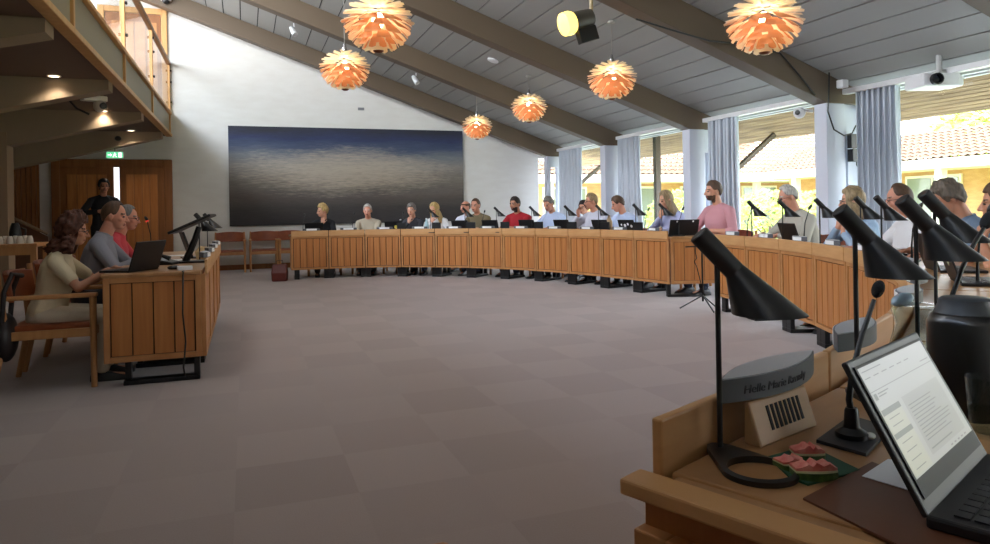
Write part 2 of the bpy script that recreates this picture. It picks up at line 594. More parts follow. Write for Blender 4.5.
# hedge and shrubs in the court
M_LEAF = mat('sunlit_leaves', (150, 166, 60), .8, vary=((188, 196, 92), (5, 5, 5), 4))
M_BARK = mat('bark', (96, 76, 56), .9)
def leafy(name, label, c, r, n, parentkind='shrub', leaf=.09, seed=1, trunk=None):
    rnd = random.Random(seed)
    t = thing(name, c, 0, label, parentkind)
    q = MB()
    for k in range(n):
        d = Vector((rnd.gauss(0, 1), rnd.gauss(0, 1), rnd.gauss(0, 1))).normalized()
        rad = rnd.uniform(.55, 1.0) ** .5
        p = Vector((d.x * r[0] * rad, d.y * r[1] * rad, d.z * r[2] * rad + r[2] * .9 + (trunk or 0)))
        a_ = Vector((rnd.gauss(0, 1), rnd.gauss(0, 1), rnd.gauss(0, .6))).normalized() * leaf * rnd.uniform(.7, 1.3)
        b_ = a_.orthogonal().normalized() * leaf * .5
        q.add([p - a_, p + b_, p + a_, p - b_], [(0, 1, 2, 3)])
    q.build('foliage', M_LEAF, t)
    s_ = MB()
    s_.tube([(0, 0, -.05), (.03, 0, r[2] * .6 + (trunk or 0) * .6), (0, .05, r[2] * .9 + (trunk or 0))], [.06, .05, .02], 7)
    for k in range(4):
        an = k * PI / 2 + .4
        s_.tube([(0, 0, r[2] * .3 + (trunk or 0) * .7), (math.cos(an) * r[0] * .5, math.sin(an) * r[1] * .5, r[2] * .95 + (trunk or 0))], [.035, .012], 6)
    s_.build('stem', M_BARK, t)
    return t
leafy('garden_shrub', 'sunlit yellow-green shrub outside behind the white-haired man', onX(770, 250, 13).xy.to_3d(), (1.2, 1.2, .85), 1500, seed=3)
leafy('garden_shrub', 'sunlit shrub outside to the right of the white-haired man', onX(814, 250, 15.6).xy.to_3d(), (1.1, 1.1, .85), 1200, seed=4)
leafy('garden_shrub', 'low sunlit shrub outside the window behind the long-haired woman', onX(676, 250, 12.2).xy.to_3d(), (.9, .9, .9), 1200, seed=5)
leafy('garden_tree', 'tree crown showing over the ridge of the tiled wing at far right', (30.5, 19.5, 0), (3.4, 3.4, 1.9), 2600, 'tree', leaf=.22, seed=7, trunk=2.3)

# ------------------------------------------------------------------ gallery on the left
XG = -1.46
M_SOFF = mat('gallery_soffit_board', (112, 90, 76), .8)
M_GBEAM = mat('gallery_beam_paint', (150, 130, 108), .75)
M_STEEL = mat('fascia_olive_paint', (140, 128, 102), .55)
M_RAILW = mat('handrail_oak', (150, 112, 76), .45)
M_RGLASS = glassy('balustrade_glass', (.96, .97, .97), .03)
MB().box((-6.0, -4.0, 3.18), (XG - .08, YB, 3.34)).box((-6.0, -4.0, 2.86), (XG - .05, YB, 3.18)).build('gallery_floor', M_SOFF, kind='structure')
fa = MB()
fa.box((XG - .05, -4, 2.90), (XG, YB, 3.30))
fa.build('gallery_fascia', M_STEEL, kind='structure')
fl_ = MB().box((XG - .07, -4, 2.845), (XG + .05, YB, 2.905)).box((XG - .10, -4, 3.31), (XG + .045, YB, 3.36))
fl_.build('trim_1', M_PINE, bevel=.006, kind='structure')
for y in BEAM_Y:
    q = MB()
    vs = []
    for yy in (y - .14, y + .14):
        vs += [(XG - .08, yy, 2.745), (XG - .08, yy, 2.87), (-6.0, yy, 2.87), (-6.0, yy, 2.0), (-4.2, yy, 2.10)]
    q.add(vs, [(0, 1, 2, 3, 4), (9, 8, 7, 6, 5)] + [(k, 5 + k, 5 + (k + 1) % 5, (k + 1) % 5) for k in range(5)])
    q.build('gallery_beam', M_GBEAM, kind='structure')
rail = thing('balustrade', (XG, 0, 3.36), 0, 'gallery balustrade of oak posts, handrail and clear glass at the upper left', 'railing')
MB().box((-.045, -3.9, .98), (.045, YB, 1.05)).build('handrail', M_RAILW, rail, bevel=.015)
py_ = [YB - .06 - 2.88 * k for k in range(7)]
for k, y in enumerate(py_):
    po = MB().box((-.03, y - .03, -.5), (.03, y + .03, .98)).build('post', M_PINE, rail, bevel=.006)
    cl = MB()
    for z in (.2, .62, .86):
        cl.tube([(.03, y, z), (.06, y, z)], .022, 8)
    cl.build('clamp', M_BLACK, po)
for k in range(len(py_) - 1):
    MB().box((-.006, py_[k + 1] + .05, .06), (.006, py_[k] - .05, .92)).build('glass_panel', M_RGLASS, rail)
# upper door
d = MB().box((-2.75, YB - .06, 3.34), (-2.63, YB, 5.5)).box((-1.58, YB - .06, 3.34), (-1.47, YB, 5.5)).box((-2.63, YB - .06, 5.38), (-1.58, YB, 5.5))
do = d.build('door_1', M_PINE, bevel=.01, kind='structure')
MB().box((-2.62, YB - .035, 3.36), (-1.59, YB - .01, 5.37)).build('door_leaf', M_DOORW, do)
dd = MB()
for k in range(4):
    dd.box((-2.5 + k * .215, YB - .05, 3.5), (-2.5 + k * .215 + .19, YB - .035, 5.2))
dd.build('door_boards', M_OAKF, do)

# double door under the gallery
xa, xb = -3.6, -1.42
d = MB().box((xa, YB - .1, 0), (xa + .15, YB, 2.36)).box((xb - .15, YB - .1, 0), (xb, YB, 2.36)).box((xa + .15, YB - .1, 2.2), (xb - .15, YB, 2.36))
do = d.build('door_2', M_DOORW, bevel=.01, kind='structure')
xm = onY(118, 200, YB).x
MB().box((xm - .1, YB - .03, .02), (xm + .06, YB - .02, 2.2)).build('door_gap', mat('daylit_lobby', (240, 244, 246), .8, emit=(235, 242, 250), es=.40), do)
def leaf_(a, b_, y, open_=0.0):
    lf = MB().box((a, y - .05, .01), (b_, y, 2.2)).build('door_leaf', M_DOORW, do)
    q = MB()
    w_ = (b_ - a - .24) / 4
    for k in range(4):
        q.box((a + .12 + k * w_ + .006, y - .065, .15), (a + .12 + (k + 1) * w_ - .006, y - .05, 2.05))
    q.build('door_boards', M_OAK, lf)
    return lf
leaf_(xa + .15, xm - .06, YB - .03)
lf = leaf_(xm + .05, xb - .15, YB - .05)
MB().tube([(xm + .12, YB - .115, 1.0), (xm + .12, YB - .17, 1.0), (xm + .12, YB - .17, 1.3), (xm + .12, YB - .115, 1.3)], .012, 8).build('handle', mat('brushed_steel', (150, 150, 150), .3, .9), lf)

# stair corner: pier, slatted wall, sloping stair rail
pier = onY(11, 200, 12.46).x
MB().box((pier - 1.2, 12.3, 0), (pier, 12.62, 2.5)).build('pillar', mat('pier_plaster_shaded', (150, 126, 100), .85), kind='structure')  # the shade on this pier is painted into its brown colour
xs0, xs1 = onY(14, 180, YB - .1).x - .3, onY(38, 180, YB - .1).x
q = MB()
k = xs0
while k < xs1 - .03:
    q.box((k, YB - .12, 0), (k + .07, YB - .04, 2.85))
    k += .085
q.box((xs0, YB - .04, 0), (xs1, YB - .005, 2.85))
tag(q.build('slatted_screen', M_DOORW), 'brown vertical slat screen on the back wall left of the double door', 'wall panel')
p0, p1 = onY(14, 218, 14.6), onY(48, 234, 14.6)
st = thing('stair_rail', (0, 0, 0), 0, 'dark sloping stair balustrade with pale handrail behind the curly-haired woman', 'railing')
MB().tube([p0 + (p0 - p1) * .8, p1], .025, 8).build('handrail', mat('handrail_pale', (150, 128, 100), .5), st)
e0 = p0 + (p0 - p1) * .8
q = MB()
q.add([(e0.x, 14.62, 0), (p1.x, 14.62, 0), (p1.x, 14.62, p1.z - .05), (e0.x, 14.62, e0.z - .05), (e0.x, 14.66, 0), (p1.x, 14.66, 0), (p1.x, 14.66, p1.z - .05), (e0.x, 14.66, e0.z - .05)],
      [(0, 1, 2, 3), (4, 7, 6, 5), (0, 4, 5, 1), (1, 5, 6, 2), (2, 6, 7, 3), (3, 7, 4, 0)])
q.build('side_panel', mat('stair_panel_brown', (96, 58, 34), .5), st)

# the big seascape-like painting
m = bpy.data.materials.new('painting_canvas')
m.use_nodes = True
n, l = m.node_tree.nodes, m.node_tree.links
b = n['Principled BSDF']
b.inputs['Roughness'].default_value = .7
tc = n.new('ShaderNodeTexCoord')
sp = n.new('ShaderNodeSeparateXYZ')
l.new(tc.outputs['Generated'], sp.inputs[0])
def noise_(scale, det, rough=.6):
    mp_ = n.new('ShaderNodeMapping')
    mp_.inputs['Scale'].default_value = scale
    l.new(tc.outputs['Generated'], mp_.inputs[0])
    t = n.new('ShaderNodeTexNoise')
    t.inputs['Scale'].default_value = 1
    t.inputs['Detail'].default_value = det
    t.inputs['Roughness'].default_value = rough
    l.new(mp_.outputs[0], t.inputs['Vector'])
    return t.outputs['Fac']
nb = noise_((3, 1, 9), 6)
nf = noise_((26, 1, 150), 6, .7)
nm = noise_((7, 1, 40), 5, .65)
def mth(op, a, b_, c_=None):
    q = n.new('ShaderNodeMath')
    q.operation = op
    for i, v in enumerate((a, b_, c_)):
        if v is None:
            continue
        if isinstance(v, (int, float)):
            q.inputs[i].default_value = v
        else:
            l.new(v, q.inputs[i])
    return q.outputs[0]
zz = mth('MULTIPLY_ADD', nb, .20, sp.outputs['Z'])
zz = mth('SUBTRACT', zz, .10)
rb = n.new('ShaderNodeValToRGB')
els = rb.color_ramp.elements
els[0].position, els[0].color = 0.0, lin((44, 41, 43))
els[1].position, els[1].color = 1.0, lin((44, 46, 58))
for p_, c_ in ((.14, (58, 53, 51)), (.28, (84, 76, 70)), (.46, (116, 108, 100)), (.60, (136, 132, 126)), (.70, (112, 116, 122)), (.79, (66, 78, 102)), (.88, (42, 52, 88))):
    e = els.new(p_)
    e.color = lin(c_)
l.new(zz, rb.inputs[0])
# cream streaks, thickest in the middle band
dz = mth('SUBTRACT', zz, .55)
dz = mth('MULTIPLY', dz, dz)
dx = mth('SUBTRACT', sp.outputs['X'], .48)
dx = mth('MULTIPLY', dx, dx)
wgt = mth('MULTIPLY_ADD', dz, -4.6, .40)
wgt = mth('MULTIPLY_ADD', dx, -1.25, wgt)
fk = mth('MULTIPLY_ADD', nf, .75, wgt)
fk = mth('MULTIPLY_ADD', nm, .45, fk)
rf = n.new('ShaderNodeValToRGB')
rf.color_ramp.elements[0].position = .72
rf.color_ramp.elements[1].position = 1.06
rf.color_ramp.elements[0].color = (0, 0, 0, 1)
rf.color_ramp.elements[1].color = (.7, .7, .7, 1)
l.new(fk, rf.inputs[0])
dk = mth('MULTIPLY_ADD', nf, 1.1, .42)      # the paint is streaky everywhere
mxd = n.new('ShaderNodeVectorMath')
mxd.operation = 'SCALE'
l.new(rb.outputs[0], mxd.inputs[0])
l.new(dk, mxd.inputs['Scale'])
mx = n.new('ShaderNodeMix')
mx.data_type = 'RGBA'
l.new(rf.outputs[0], mx.inputs['Factor'])
l.new(mxd.outputs[0], mx.inputs['A'])
mx.inputs['B'].default_value = lin((180, 166, 148))
l.new(mx.outputs['Result'], b.inputs['Base Color'])
bp = n.new('ShaderNodeBump')
bp.inputs['Strength'].default_value = .3
bp.inputs['Distance'].default_value = .01
l.new(nf, bp.inputs['Height'])
l.new(bp.outputs[0], b.inputs['Normal'])
pa, pb = onY(228, 127.5, YB - .06), onY(462.5, 131, YB - .06)
pt = thing('painting', ((pa.x + pb.x) / 2, YB - .06, .94), 0, 'huge dark blue and cream abstract canvas on the back wall', 'painting')
hw_ = (pb.x - pa.x) / 2
MB().box((-hw_, 0, 0), (hw_, .02, 2.16)).build('canvas', m, pt)
MB().box((-hw_ + .02, .02, .02), (hw_ - .02, .058, 2.14)).build('stretcher_frame', M_BLACK, pt)
# ================================================================== desks
ZS, ZL = .80, .875                   # desk surface, top of the front ledge
FAR = [(.76, 12.88), (1.42, 12.86), (2.06, 12.74), (2.67, 12.47), (3.21, 12.08), (3.71, 11.62), (4.14, 11.09), (4.49, 10.46), (4.76, 9.78), (4.96, 9.10), (5.10, 8.41), (5.22, 7.75)]
NEAR = [(5.02, 6.55), (4.90, 5.88), (4.73, 5.20), (4.48, 4.54), (4.18, 3.93), (3.81, 3.36), (3.37, 2.82), (2.88, 2.34), (2.34, 1.90), (1.78, 1.51), (1.20, 1.18), (.583, .905)]
LEFT = [(-.28, 5.43), (-.28, 6.165), (-.28, 6.90), (-.28, 7.635), (-.28, 8.37)]
DEPTH = .66
M_LEG = M_BLACK
def seam_normals(P, sign):
    P = [Vector((p[0], p[1], 0)) for p in P]
    ns = []
    for i in range(len(P)):
        t = (P[min(i + 1, len(P) - 1)] - P[max(i - 1, 0)]).normalized()
        nn_ = Vector((t.y, -t.x, 0)) * sign
        ns.append(nn_)
    return P, ns
class Unit:
    pass
def make_desk(p0, p1, n0, n1, label, group, ends=(False, False)):
    # p0 is the unit's left as its user... frame: x along the front, y towards the user
    mid = (p0 + p1) / 2
    ex = (p1 - p0).normalized()
    rz = math.atan2(ex.y, ex.x)
    t = thing('curved_desk', mid, rz, label, 'desk', group)
    inv = Matrix.Rotation(-rz, 3, 'Z')
    w = (p1 - p0).length / 2
    sy = 1 if (inv @ ((n0 + n1) / 2)).y > 0 else -1
    a0, a1 = inv @ n0, inv @ n1
    # outer edge of the top follows the seams
    def outer(xf, a, dep):
        return (xf + a.x / abs(a.y) * dep, sy * dep)
    g = .006
    def quad(ya, yb):
        A, B = outer(-w + g, a0, ya), outer(w - g, a1, ya)
        C_, D_ = outer(w - g, a1, yb), outer(-w + g, a0, yb)
        pts = [A, B, C_, D_]
        return pts if sy > 0 else pts[::-1]
    q = MB()
    q.prism(quad(.02, DEPTH), ZS - .03, ZS)
    q.build('tabletop', M_OAKT, t, bevel=.004)
    q = MB()
    q.prism(quad(-.014, .004), ZS - .03, ZL)
    q.build('ledge', M_OAKL, t, bevel=.004)
    zb, zt = .175, ZS - .03
    y0, y1 = (0, .03) if sy > 0 else (-.03, 0)
    q = MB()
    fw = .032
    q.box((-w + g, y0, zb), (-w + g + fw, y1, zt)).box((w - g - fw, y0, zb), (w - g, y1, zt))
    q.box((-w + g + fw, y0, zt - fw), (w - g - fw, y1, zt)).box((-w + g + fw, y0, zb), (w - g - fw, y1, zb + fw))
    q.build('front_frame', M_OAKF, t, bevel=.003)
    q = MB()
    x0, x1 = -w + g + fw + .008, w - g - fw - .008
    nb_ = 5
    pw = (x1 - x0) / nb_
    ya, yb = (.008, .022) if sy > 0 else (-.022, -.008)
    for k in range(nb_):
        q.box((x0 + k * pw + .005, ya, zb + fw + .008), (x0 + (k + 1) * pw - .005, yb, zt - fw - .008))
    q.box((x0 - .01, yb if sy > 0 else ya - .004, zb + fw - .002), (x1 + .01, yb + .004 if sy > 0 else ya, zt - fw + .002), 1)
    q.build('slat_panel', [M_OAK, mat('groove_dark', (70, 42, 24), .8)], t, bevel=.002)
    # black sled leg at the left seam (and at the right one where a row ends)
    def sled(xf, a):
        d = Vector((a.x, a.y, 0)).normalized()
        s_ = Vector((-d.y, d.x, 0))
        Mx = Matrix(((s_.x, d.x, 0, xf), (s_.y, d.y, 0, 0), (0, 0, 1, 0), (0, 0, 0, 1)))
        k = MB()
        k.box((-.045, .05, 0), (.045, .55, .035), M=Mx)
        k.box((-.045, .05, .035), (.045, .09, ZS - .03), M=Mx).box((-.03, .50, .035), (.03, .54, ZS - .03), M=Mx)
        k.build('leg', M_LEG, t, bevel=.004)
    sled(-w + .10 if ends[0] else -w + .045, a0)
    sled(w - .11 if ends[1] else w - .045, a1)
    for e, xs, a in ((0, -w, a0), (1, w, a1)):
        if ends[e]:
            d = Vector((a.x, a.y, 0)).normalized()
            s_ = Vector((-d.y, d.x, 0))
            flip = 1 if (s_.x * (-1 if e == 0 else 1)) > 0 else -1
            Mx = Matrix(((s_.x * flip, d.x, 0, xs), (s_.y * flip, d.y, 0, 0), (0, 0, 1, 0), (0, 0, 0, 1)))
            k = MB()
            D0, D1 = .03, DEPTH
            k.box((-.028, D0, zb), (0, D0 + .04, zt), M=Mx).box((-.028, D1 - .04, zb), (0, D1, zt), M=Mx)
            k.box((-.028, D0 + .04, zt - .04), (0, D1 - .04, zt), M=Mx).box((-.028, D0 + .04, zb), (0, D1 - .04, zb + .04), M=Mx)
            k.build('end_frame', M_OAKF, t, bevel=.003)
            k = MB()
            pw2 = (D1 - D0 - .09) / 4
            for j in range(4):
                k.box((-.02, D0 + .045 + j * pw2 + .0045, zb + .045), (-.008, D0 + .045 + (j + 1) * pw2 - .0045, zt - .045), M=Mx)
            k.box((-.027, D0 + .03, zb + .03), (-.021, D1 - .03, zt - .03), 1, M=Mx)
            k.build('end_slats', [M_OAK, mat('groove_dark', (70, 42, 24), .8)], t)
            k = MB()
            k.box((-.028 if group != 'desk units of the right row' else -.06, D0, zt), (.02, D1 + .01, ZS - .004), M=Mx)
            k.build('end_rail', M_OAKT, t, bevel=.004)
    u = Unit()
    u.mid, u.rz, u.w, u.sy, u.t = mid, rz, w, sy, t
    u.out = ((n0 + n1) / 2).normalized()
    u.ex = ex
    u.p0, u.p1, u.n0, u.n1 = p0, p1, n0, n1
    return u
UF, UN, UL = [], [], []
P, N_ = seam_normals(FAR, -1)
N_[-1] = Vector((.95, -.30, 0)).normalized()
for i in range(len(P) - 1):
    UF.append(make_desk(P[i], P[i + 1], N_[i], N_[i + 1], 'slatted oak desk unit, %s from the left end of the far curved row' % ORD[i], 'desk units of the far row', (i == 0, i == len(P) - 2)))
P, N_ = seam_normals(NEAR, -1)
for i in range(len(P) - 1):
    lb = 'oak desk corner in front of the camera under the watermelon and laptop' if i == 10 else 'slatted oak desk unit, %s from the gap along the right-hand row' % ORD[i]
    UN.append(make_desk(P[i], P[i + 1], N_[i], N_[i + 1], lb, 'desk units of the right row', (i == 0, i == len(P) - 2)))
P, N_ = seam_normals(LEFT, -1)
N_ = [Vector((-1, 0, 0))] * 5
for i in range(4):
    UL.append(make_desk(P[i], P[i + 1], N_[i], N_[i + 1], ['oak desk with slatted end panel, under the laptop of the curly-haired woman', 'oak desk behind the front one on the left, before the man in grey', 'oak desk in the left row before the man in the pink shirt', 'oak desk at the far end of the short left row'][i], 'desk units of the left row', (i == 0, i == 3)))
# thick end rail of the near desk
u = UN[10]
e = u.p1
d0 = u.n1
ra, rb_ = onZ(619, 478, ZS), onZ(640, 467.5, ZS)
tg = Vector((d0.y, -d0.x, 0))
if tg.x > 0:
    tg = -tg
k = MB()
A = Vector((ra.x, ra.y, 0))
B = Vector((rb_.x, rb_.y, 0))
dirr = (onZ(880, 544, ZS).xy - B.xy).normalized().to_3d()
side = (A - B)
k.add([A + Vector((0, 0, z)) for z in (ZS - .024, ZS)] + [B + Vector((0, 0, z)) for z in (ZS - .024, ZS)] +
      [B + dirr * .75 + Vector((0, 0, z)) for z in (ZS - .024, ZS)] + [A + dirr * .75 + Vector((0, 0, z)) for z in (ZS - .024, ZS)],
      [(0, 1, 3, 2), (2, 3, 5, 4), (4, 5, 7, 6), (6, 7, 1, 0), (1, 7, 5, 3), (0, 2, 4, 6)])
ro = k.build('end_board', M_OAKL, bevel=.004)
nrm = Vector((dirr.y, -dirr.x, 0))              # outwards, away from the desk
if nrm.dot(A - B) < 0:
    nrm = -nrm
def end_slab(o0, o1, a0, a1, z0, z1, q):
    pts = [B + nrm * o0 + dirr * a0, B + nrm * o1 + dirr * a0, B + nrm * o1 + dirr * a1, B + nrm * o0 + dirr * a1]
    q.prism([(p.x, p.y) for p in pts], z0, z1)
wd_b = (A - B).dot(nrm)
k = MB()
end_slab(-.01, wd_b - .040, .02, .72, .2, ZS - .024, k)
core = k.build('end_core', M_OAK)
k = MB()
end_slab(-.01, wd_b - .016, .015, .07, .2, ZS - .075, k)
end_slab(-.01, wd_b - .016, .66, .72, .2, ZS - .075, k)
end_slab(-.01, wd_b - .016, .07, .66, ZS - .125, ZS - .075, k)
end_slab(-.01, wd_b - .016, .07, .66, .2, .25, k)
fr_ = k.build('end_stiles', M_OAKF, bevel=.003)
for o_ in (ro, core, fr_):
    o_.parent = u.t
    o_.matrix_parent_inverse = (Matrix.Translation(u.t.location) @ Matrix.Rotation(u.rz, 4, 'Z')).inverted()

def on_unit(u, along, back, z):
    """a point over a desk: along -1..1 of its width, back metres behind its front"""
    return Vector((u.mid.x, u.mid.y, 0)) + u.ex * (along * u.w) + u.out * back + Vector((0, 0, z))
def facing(u):       # rotation whose local +Y points to the user, local -Y to the middle of the ring
    return math.atan2(-u.out.x, u.out.y)

# ------------------------------------------------------------------ name plates
def lens_pts(L, D, n=10):
    pts = []
    for i in range(n + 1):
        t = -1 + 2 * i / n
        pts.append((t * L / 2, -D / 2 * (1 - t * t) * 1.0))
    for i in range(n, -1, -1):
        t = -1 + 2 * i / n
        pts.append((t * L / 2 * (1 if abs(t) < 1 else .999), D / 2 * (1 - t * t) + .002))
    return pts
M_NPT = mat('name_plate_top_lit', (158, 160, 164), .5)
M_NPS = mat('name_plate_side_shaded', (86, 88, 92), .55)  # backlighting put into the colours: dark sides, lighter top
def make_nameplate(label):
    t = thing('name_plate', (0, 0, 0), 0, label, 'name plate', 'name plates on the ledges')
    MB().prism(lens_pts(.30, .075), 0, .038).build('body', M_NPS, t, smooth=40)
    MB().prism(lens_pts(.29, .066), .038, .040).build('top', M_NPT, t, smooth=40)
    lp_ = lens_pts(.28, .0795)[:11]
    MB().loft([[(x_, y_, .004), (x_, y_ - .001, .004), (x_, y_ - .001, .036), (x_, y_, .036)] for x_, y_ in lp_]).build('lit_face_strip', M_PAPER, t)  # added white strip, gives the ring-side face its lit brightness by colour
    return t
np0 = None
def place_np(u, label, along=0.0, back=.02, rz=None):
    global np0
    loc = on_unit(u, along, back, ZL)
    if np0 is None:
        np0 = make_nameplate(label)
        np0.location = loc
        np0.rotation_euler = (0, 0, facing(u))
        return np0
    return dup(np0, loc, facing(u), label)
for i, u in enumerate(UF):
    place_np(u, 'low grey lens-shaped name plate on the %s far-row desk from the left' % ORD[i], .1)
for i, u in enumerate(UN[:10]):
    place_np(u, 'grey lens-shaped name plate on the %s right-row desk from the gap' % ORD[i] if i < 9 else 'grey name plate on the next desk, right behind the tilted laptop lid', .1 if i < 9 else .55)
for i, u in enumerate(UL):
    place_np(u, 'pale name plate on the %s desk of the left row from the front' % ORD[i])
u = UN[10]
ca, cb = onZ(722, 404, ZL), onZ(814, 370, ZL)
npn = dup(np0, ((ca.x + cb.x) / 2, (ca.y + cb.y) / 2, ZL), math.atan2(cb.y - ca.y, cb.x - ca.x), 'grey name plate with handwriting on the ledge behind the wooden speaker wedge')
npl = (cb - ca).length
for c_ in list(npn.children):
    if c_.name.startswith('lit_face_strip'):
        bpy.data.objects.remove(c_)
npn.scale = (npl / .30, 1, 1)
# its handwriting, on the face towards the user
def text_obj(body, size, mat_, name, extr=.0006):
    cu = bpy.data.curves.new(name, 'FONT')
    cu.body = body
    cu.size = size
    cu.extrude = extr
    cu.align_x = 'CENTER'
    cu.materials.append(mat_)
    o = bpy.data.objects.new(name, cu)
    COL.objects.link(o)
    return o
def bake_text(o):
    bpy.context.view_layer.update()
    me = bpy.data.meshes.new_from_object(o.evaluated_get(bpy.context.evaluated_depsgraph_get()))
    n_ = bpy.data.objects.new(o.name, me)
    nm = o.name
    COL.objects.link(n_)
    bpy.data.objects.remove(o)
    n_.name = nm
    return n_
tx = bake_text(text_obj('Helle Marie Ravnsby', .020, mat('ink', (22, 24, 32), .6), 'handwriting'))
for v in tx.data.vertices:      # text lies in XZ and bends round the curved face
    x_, z_, dpt = v.co.x, v.co.y, v.co.z
    x_ = x_ - .032 + .15 * z_
    tt = x_ / .15
    v.co = (x_, -(.0375 * (1 - tt * tt)) - .0005 - dpt, z_ + .012)
tx.parent = npn

# ------------------------------------------------------------------ desk lamps: tilted tube and skewed cone on a stem, teardrop foot with a ring
def make_lamp(label):
    t = thing('desk_lamp', (0, 0, 0), 0, label, 'desk lamp', 'black desk lamps on the ring of desks')
    # local +X: where the shade points
    rx = .105
    q = MB()
    ro_, ri = .057, .049
    outer = [(rx + ro_ * math.cos(a), ro_ * math.sin(a)) for a in [R(-115 + 230 * i / 24) for i in range(25)]]
    plate = outer + [(-.012, .02), (-.024, .008), (-.024, -.008), (-.012, -.02)]
    # ring and wedge as strips: outer outline to the ring hole
    hole = [(rx + ri * math.cos(a), ri * math.sin(a)) for a in [2 * PI * i / 29 - PI for i in range(29)]]
    n_ = 29
    def at_angle(a):
        best = None
        # outline radius from ring centre in direction a
        dx_, dy_ = math.cos(a), math.sin(a)
        m_ = len(plate)
        for i in range(m_):
            ax, ay = plate[i][0] - rx, plate[i][1]
            bx, by = plate[(i + 1) % m_][0] - rx, plate[(i + 1) % m_][1]
            den = dx_ * (by - ay) - dy_ * (bx - ax)
            if abs(den) < 1e-9:
                continue
            s_ = (ax * (by - ay) - ay * (bx - ax)) / den
            r_ = (ax * dy_ - ay * dx_) / den
            if s_ > 0 and -1e-6 <= r_ <= 1 + 1e-6 and (best is None or s_ > best):
                best = s_
        return best or ro_
    K = 64
    rings = []
    for i in range(K):
        a = 2 * PI * i / K
        s_ = at_angle(a)
        rings.append([(rx + s_ * math.cos(a), s_ * math.sin(a), 0), (rx + s_ * math.cos(a), s_ * math.sin(a), .009),
                      (rx + ri * math.cos(a), ri * math.sin(a), .012), (rx + ri * math.cos(a), ri * math.sin(a), 0)])
    q.loft(rings, closed=True)
    q.build('base', M_LAMPB, t, smooth=50)
    MB().tube([(0, 0, .005), (0, 0, .36)], .0052, 10).build('stem', M_LAMPB, t, smooth=60)
    ax = Vector((35.9, 0, -40.6)).normalized()
    sd = Vector((0, 1, 0))
    up = ax.cross(sd) * -1
    A, J = Vector((-.032, 0, .406)), Vector((.0305, 0, .338))
    r0 = .0195
    def ring(c, r, e1, e2, n=28):
        return [c + (e1 * math.cos(2 * PI * i / n) + e2 * math.sin(2 * PI * i / n)) * r for i in range(n)]
    e1 = Vector((ax.z, 0, -ax.x)) * -1       # perpendicular in the XZ plane, upward
    if e1.z < 0:
        e1 = -e1
    q = MB()
    q.loft([ring(A - ax * .002, r0 * .9, e1, sd), ring(A, r0, e1, sd), ring(J, r0, e1, sd)])
    q.build('tube', M_LAMPB, t, smooth=40)
    q = MB()
    O = Vector((.094, 0, .256))
    hx = Vector((1, 0, 0))
    # upper side of the tube runs straight on to the far lip of the opening
    ringsA = [ring(J, r0 * .99, e1, sd), [Vector(p).lerp(Vector(p2), .5) for p, p2 in zip(ring(J, r0 * .99, e1, sd), ring(O, .067, hx, sd))], ring(O, .067, hx, sd)]
    inner = [ring(O, .0655, hx, sd), ring(J + ax * .004, r0 * .9, e1, sd)]
    q.loft(ringsA + inner)
    q.build('shade', M_LAMPB, t, smooth=40)
    return t
lamp0 = None
LAMPDIR = math.atan2(-SY, CY)
def place_lamp(loc, label, s=1.0, rz=LAMPDIR):
    global lamp0
    if lamp0 is None:
        lamp0 = make_lamp(label)
        lamp0.location, lamp0.rotation_euler, lamp0.scale = loc, (0, 0, rz), (s,) * 3
        return lamp0
    return dup(lamp0, loc, rz, label, scale=s)
b0 = onZ(713.5, 450, ZS).to_2d() + UN[10].out.to_2d() * .012
place_lamp((b0.x, b0.y, ZS), 'large black desk lamp nearest the camera, its ring foot beside the watermelon', .87, LAMPDIR + R(-4))
bs_ = [c_ for c_ in lamp0.children if c_.name.startswith('base')][0]
rv_ = onZ(752, 472, ZS) - onZ(713.5, 450, ZS)
bs_.rotation_euler = (0, 0, math.atan2(rv_.y, rv_.x) - (LAMPDIR + R(-4)))
bs_.scale = (rv_.length / (.105 * .87), 1.12, 1)
# the lamps of the next desks: the stem is sighted along the row of desks
def row_point(px_x, units, back):
    best = None
    for u in units:
        for k in range(0, 26):
            f_ = k / 25
            n_ = (u.n0 * (1 - f_) + u.n1 * f_).normalized()
            p = u.p0.lerp(u.p1, f_) + n_ * back
            r_, d_ = p.x * CY - p.y * SY, p.x * SY + p.y * CY
            if d_ < .8:
                continue
            e_ = abs(PX0 + r_ / d_ * FPX - px_x)
            if best is None or e_ < best[0]:
                best = (e_, Vector((p.x, p.y, ZS)))
    return best[1]
def lamp_seen(px_x, units, label, s=1.08, back=.12, drz=0):
    return place_lamp(row_point(px_x, units, back), label, s, LAMPDIR + R(drz))
for px_x, d_, s_, lb in ((856, 1.45, .95, 'second nearest black desk lamp, behind the tilted laptop'), (917, 1.70, 1.0, 'third nearest black desk lamp, standing behind the black flask'),
                     (936, 2.2, 1.05, 'black desk lamp just behind the third nearest one, its stem hidden by the flask')):
    p = at(px_x, 300, d_)
    place_lamp((p.x, p.y, ZS), lb, s_, LAMPDIR + R(-3))
lamp_seen(881, UN[4:8], 'black desk lamp in front of the bald man with glasses')
lamp_seen(860, UN[3:7], 'black desk lamp in front of the woman with the hand to her mouth')
lamp_seen(819, UN[1:5], 'black desk lamp right of the white-haired man in the cardigan')
lamp_seen(783, UN[:4], 'black desk lamp before the face of the white-haired man in the cardigan')
lamp_seen(751, UN[:3], 'black desk lamp between the young man in pink and the white-haired man')
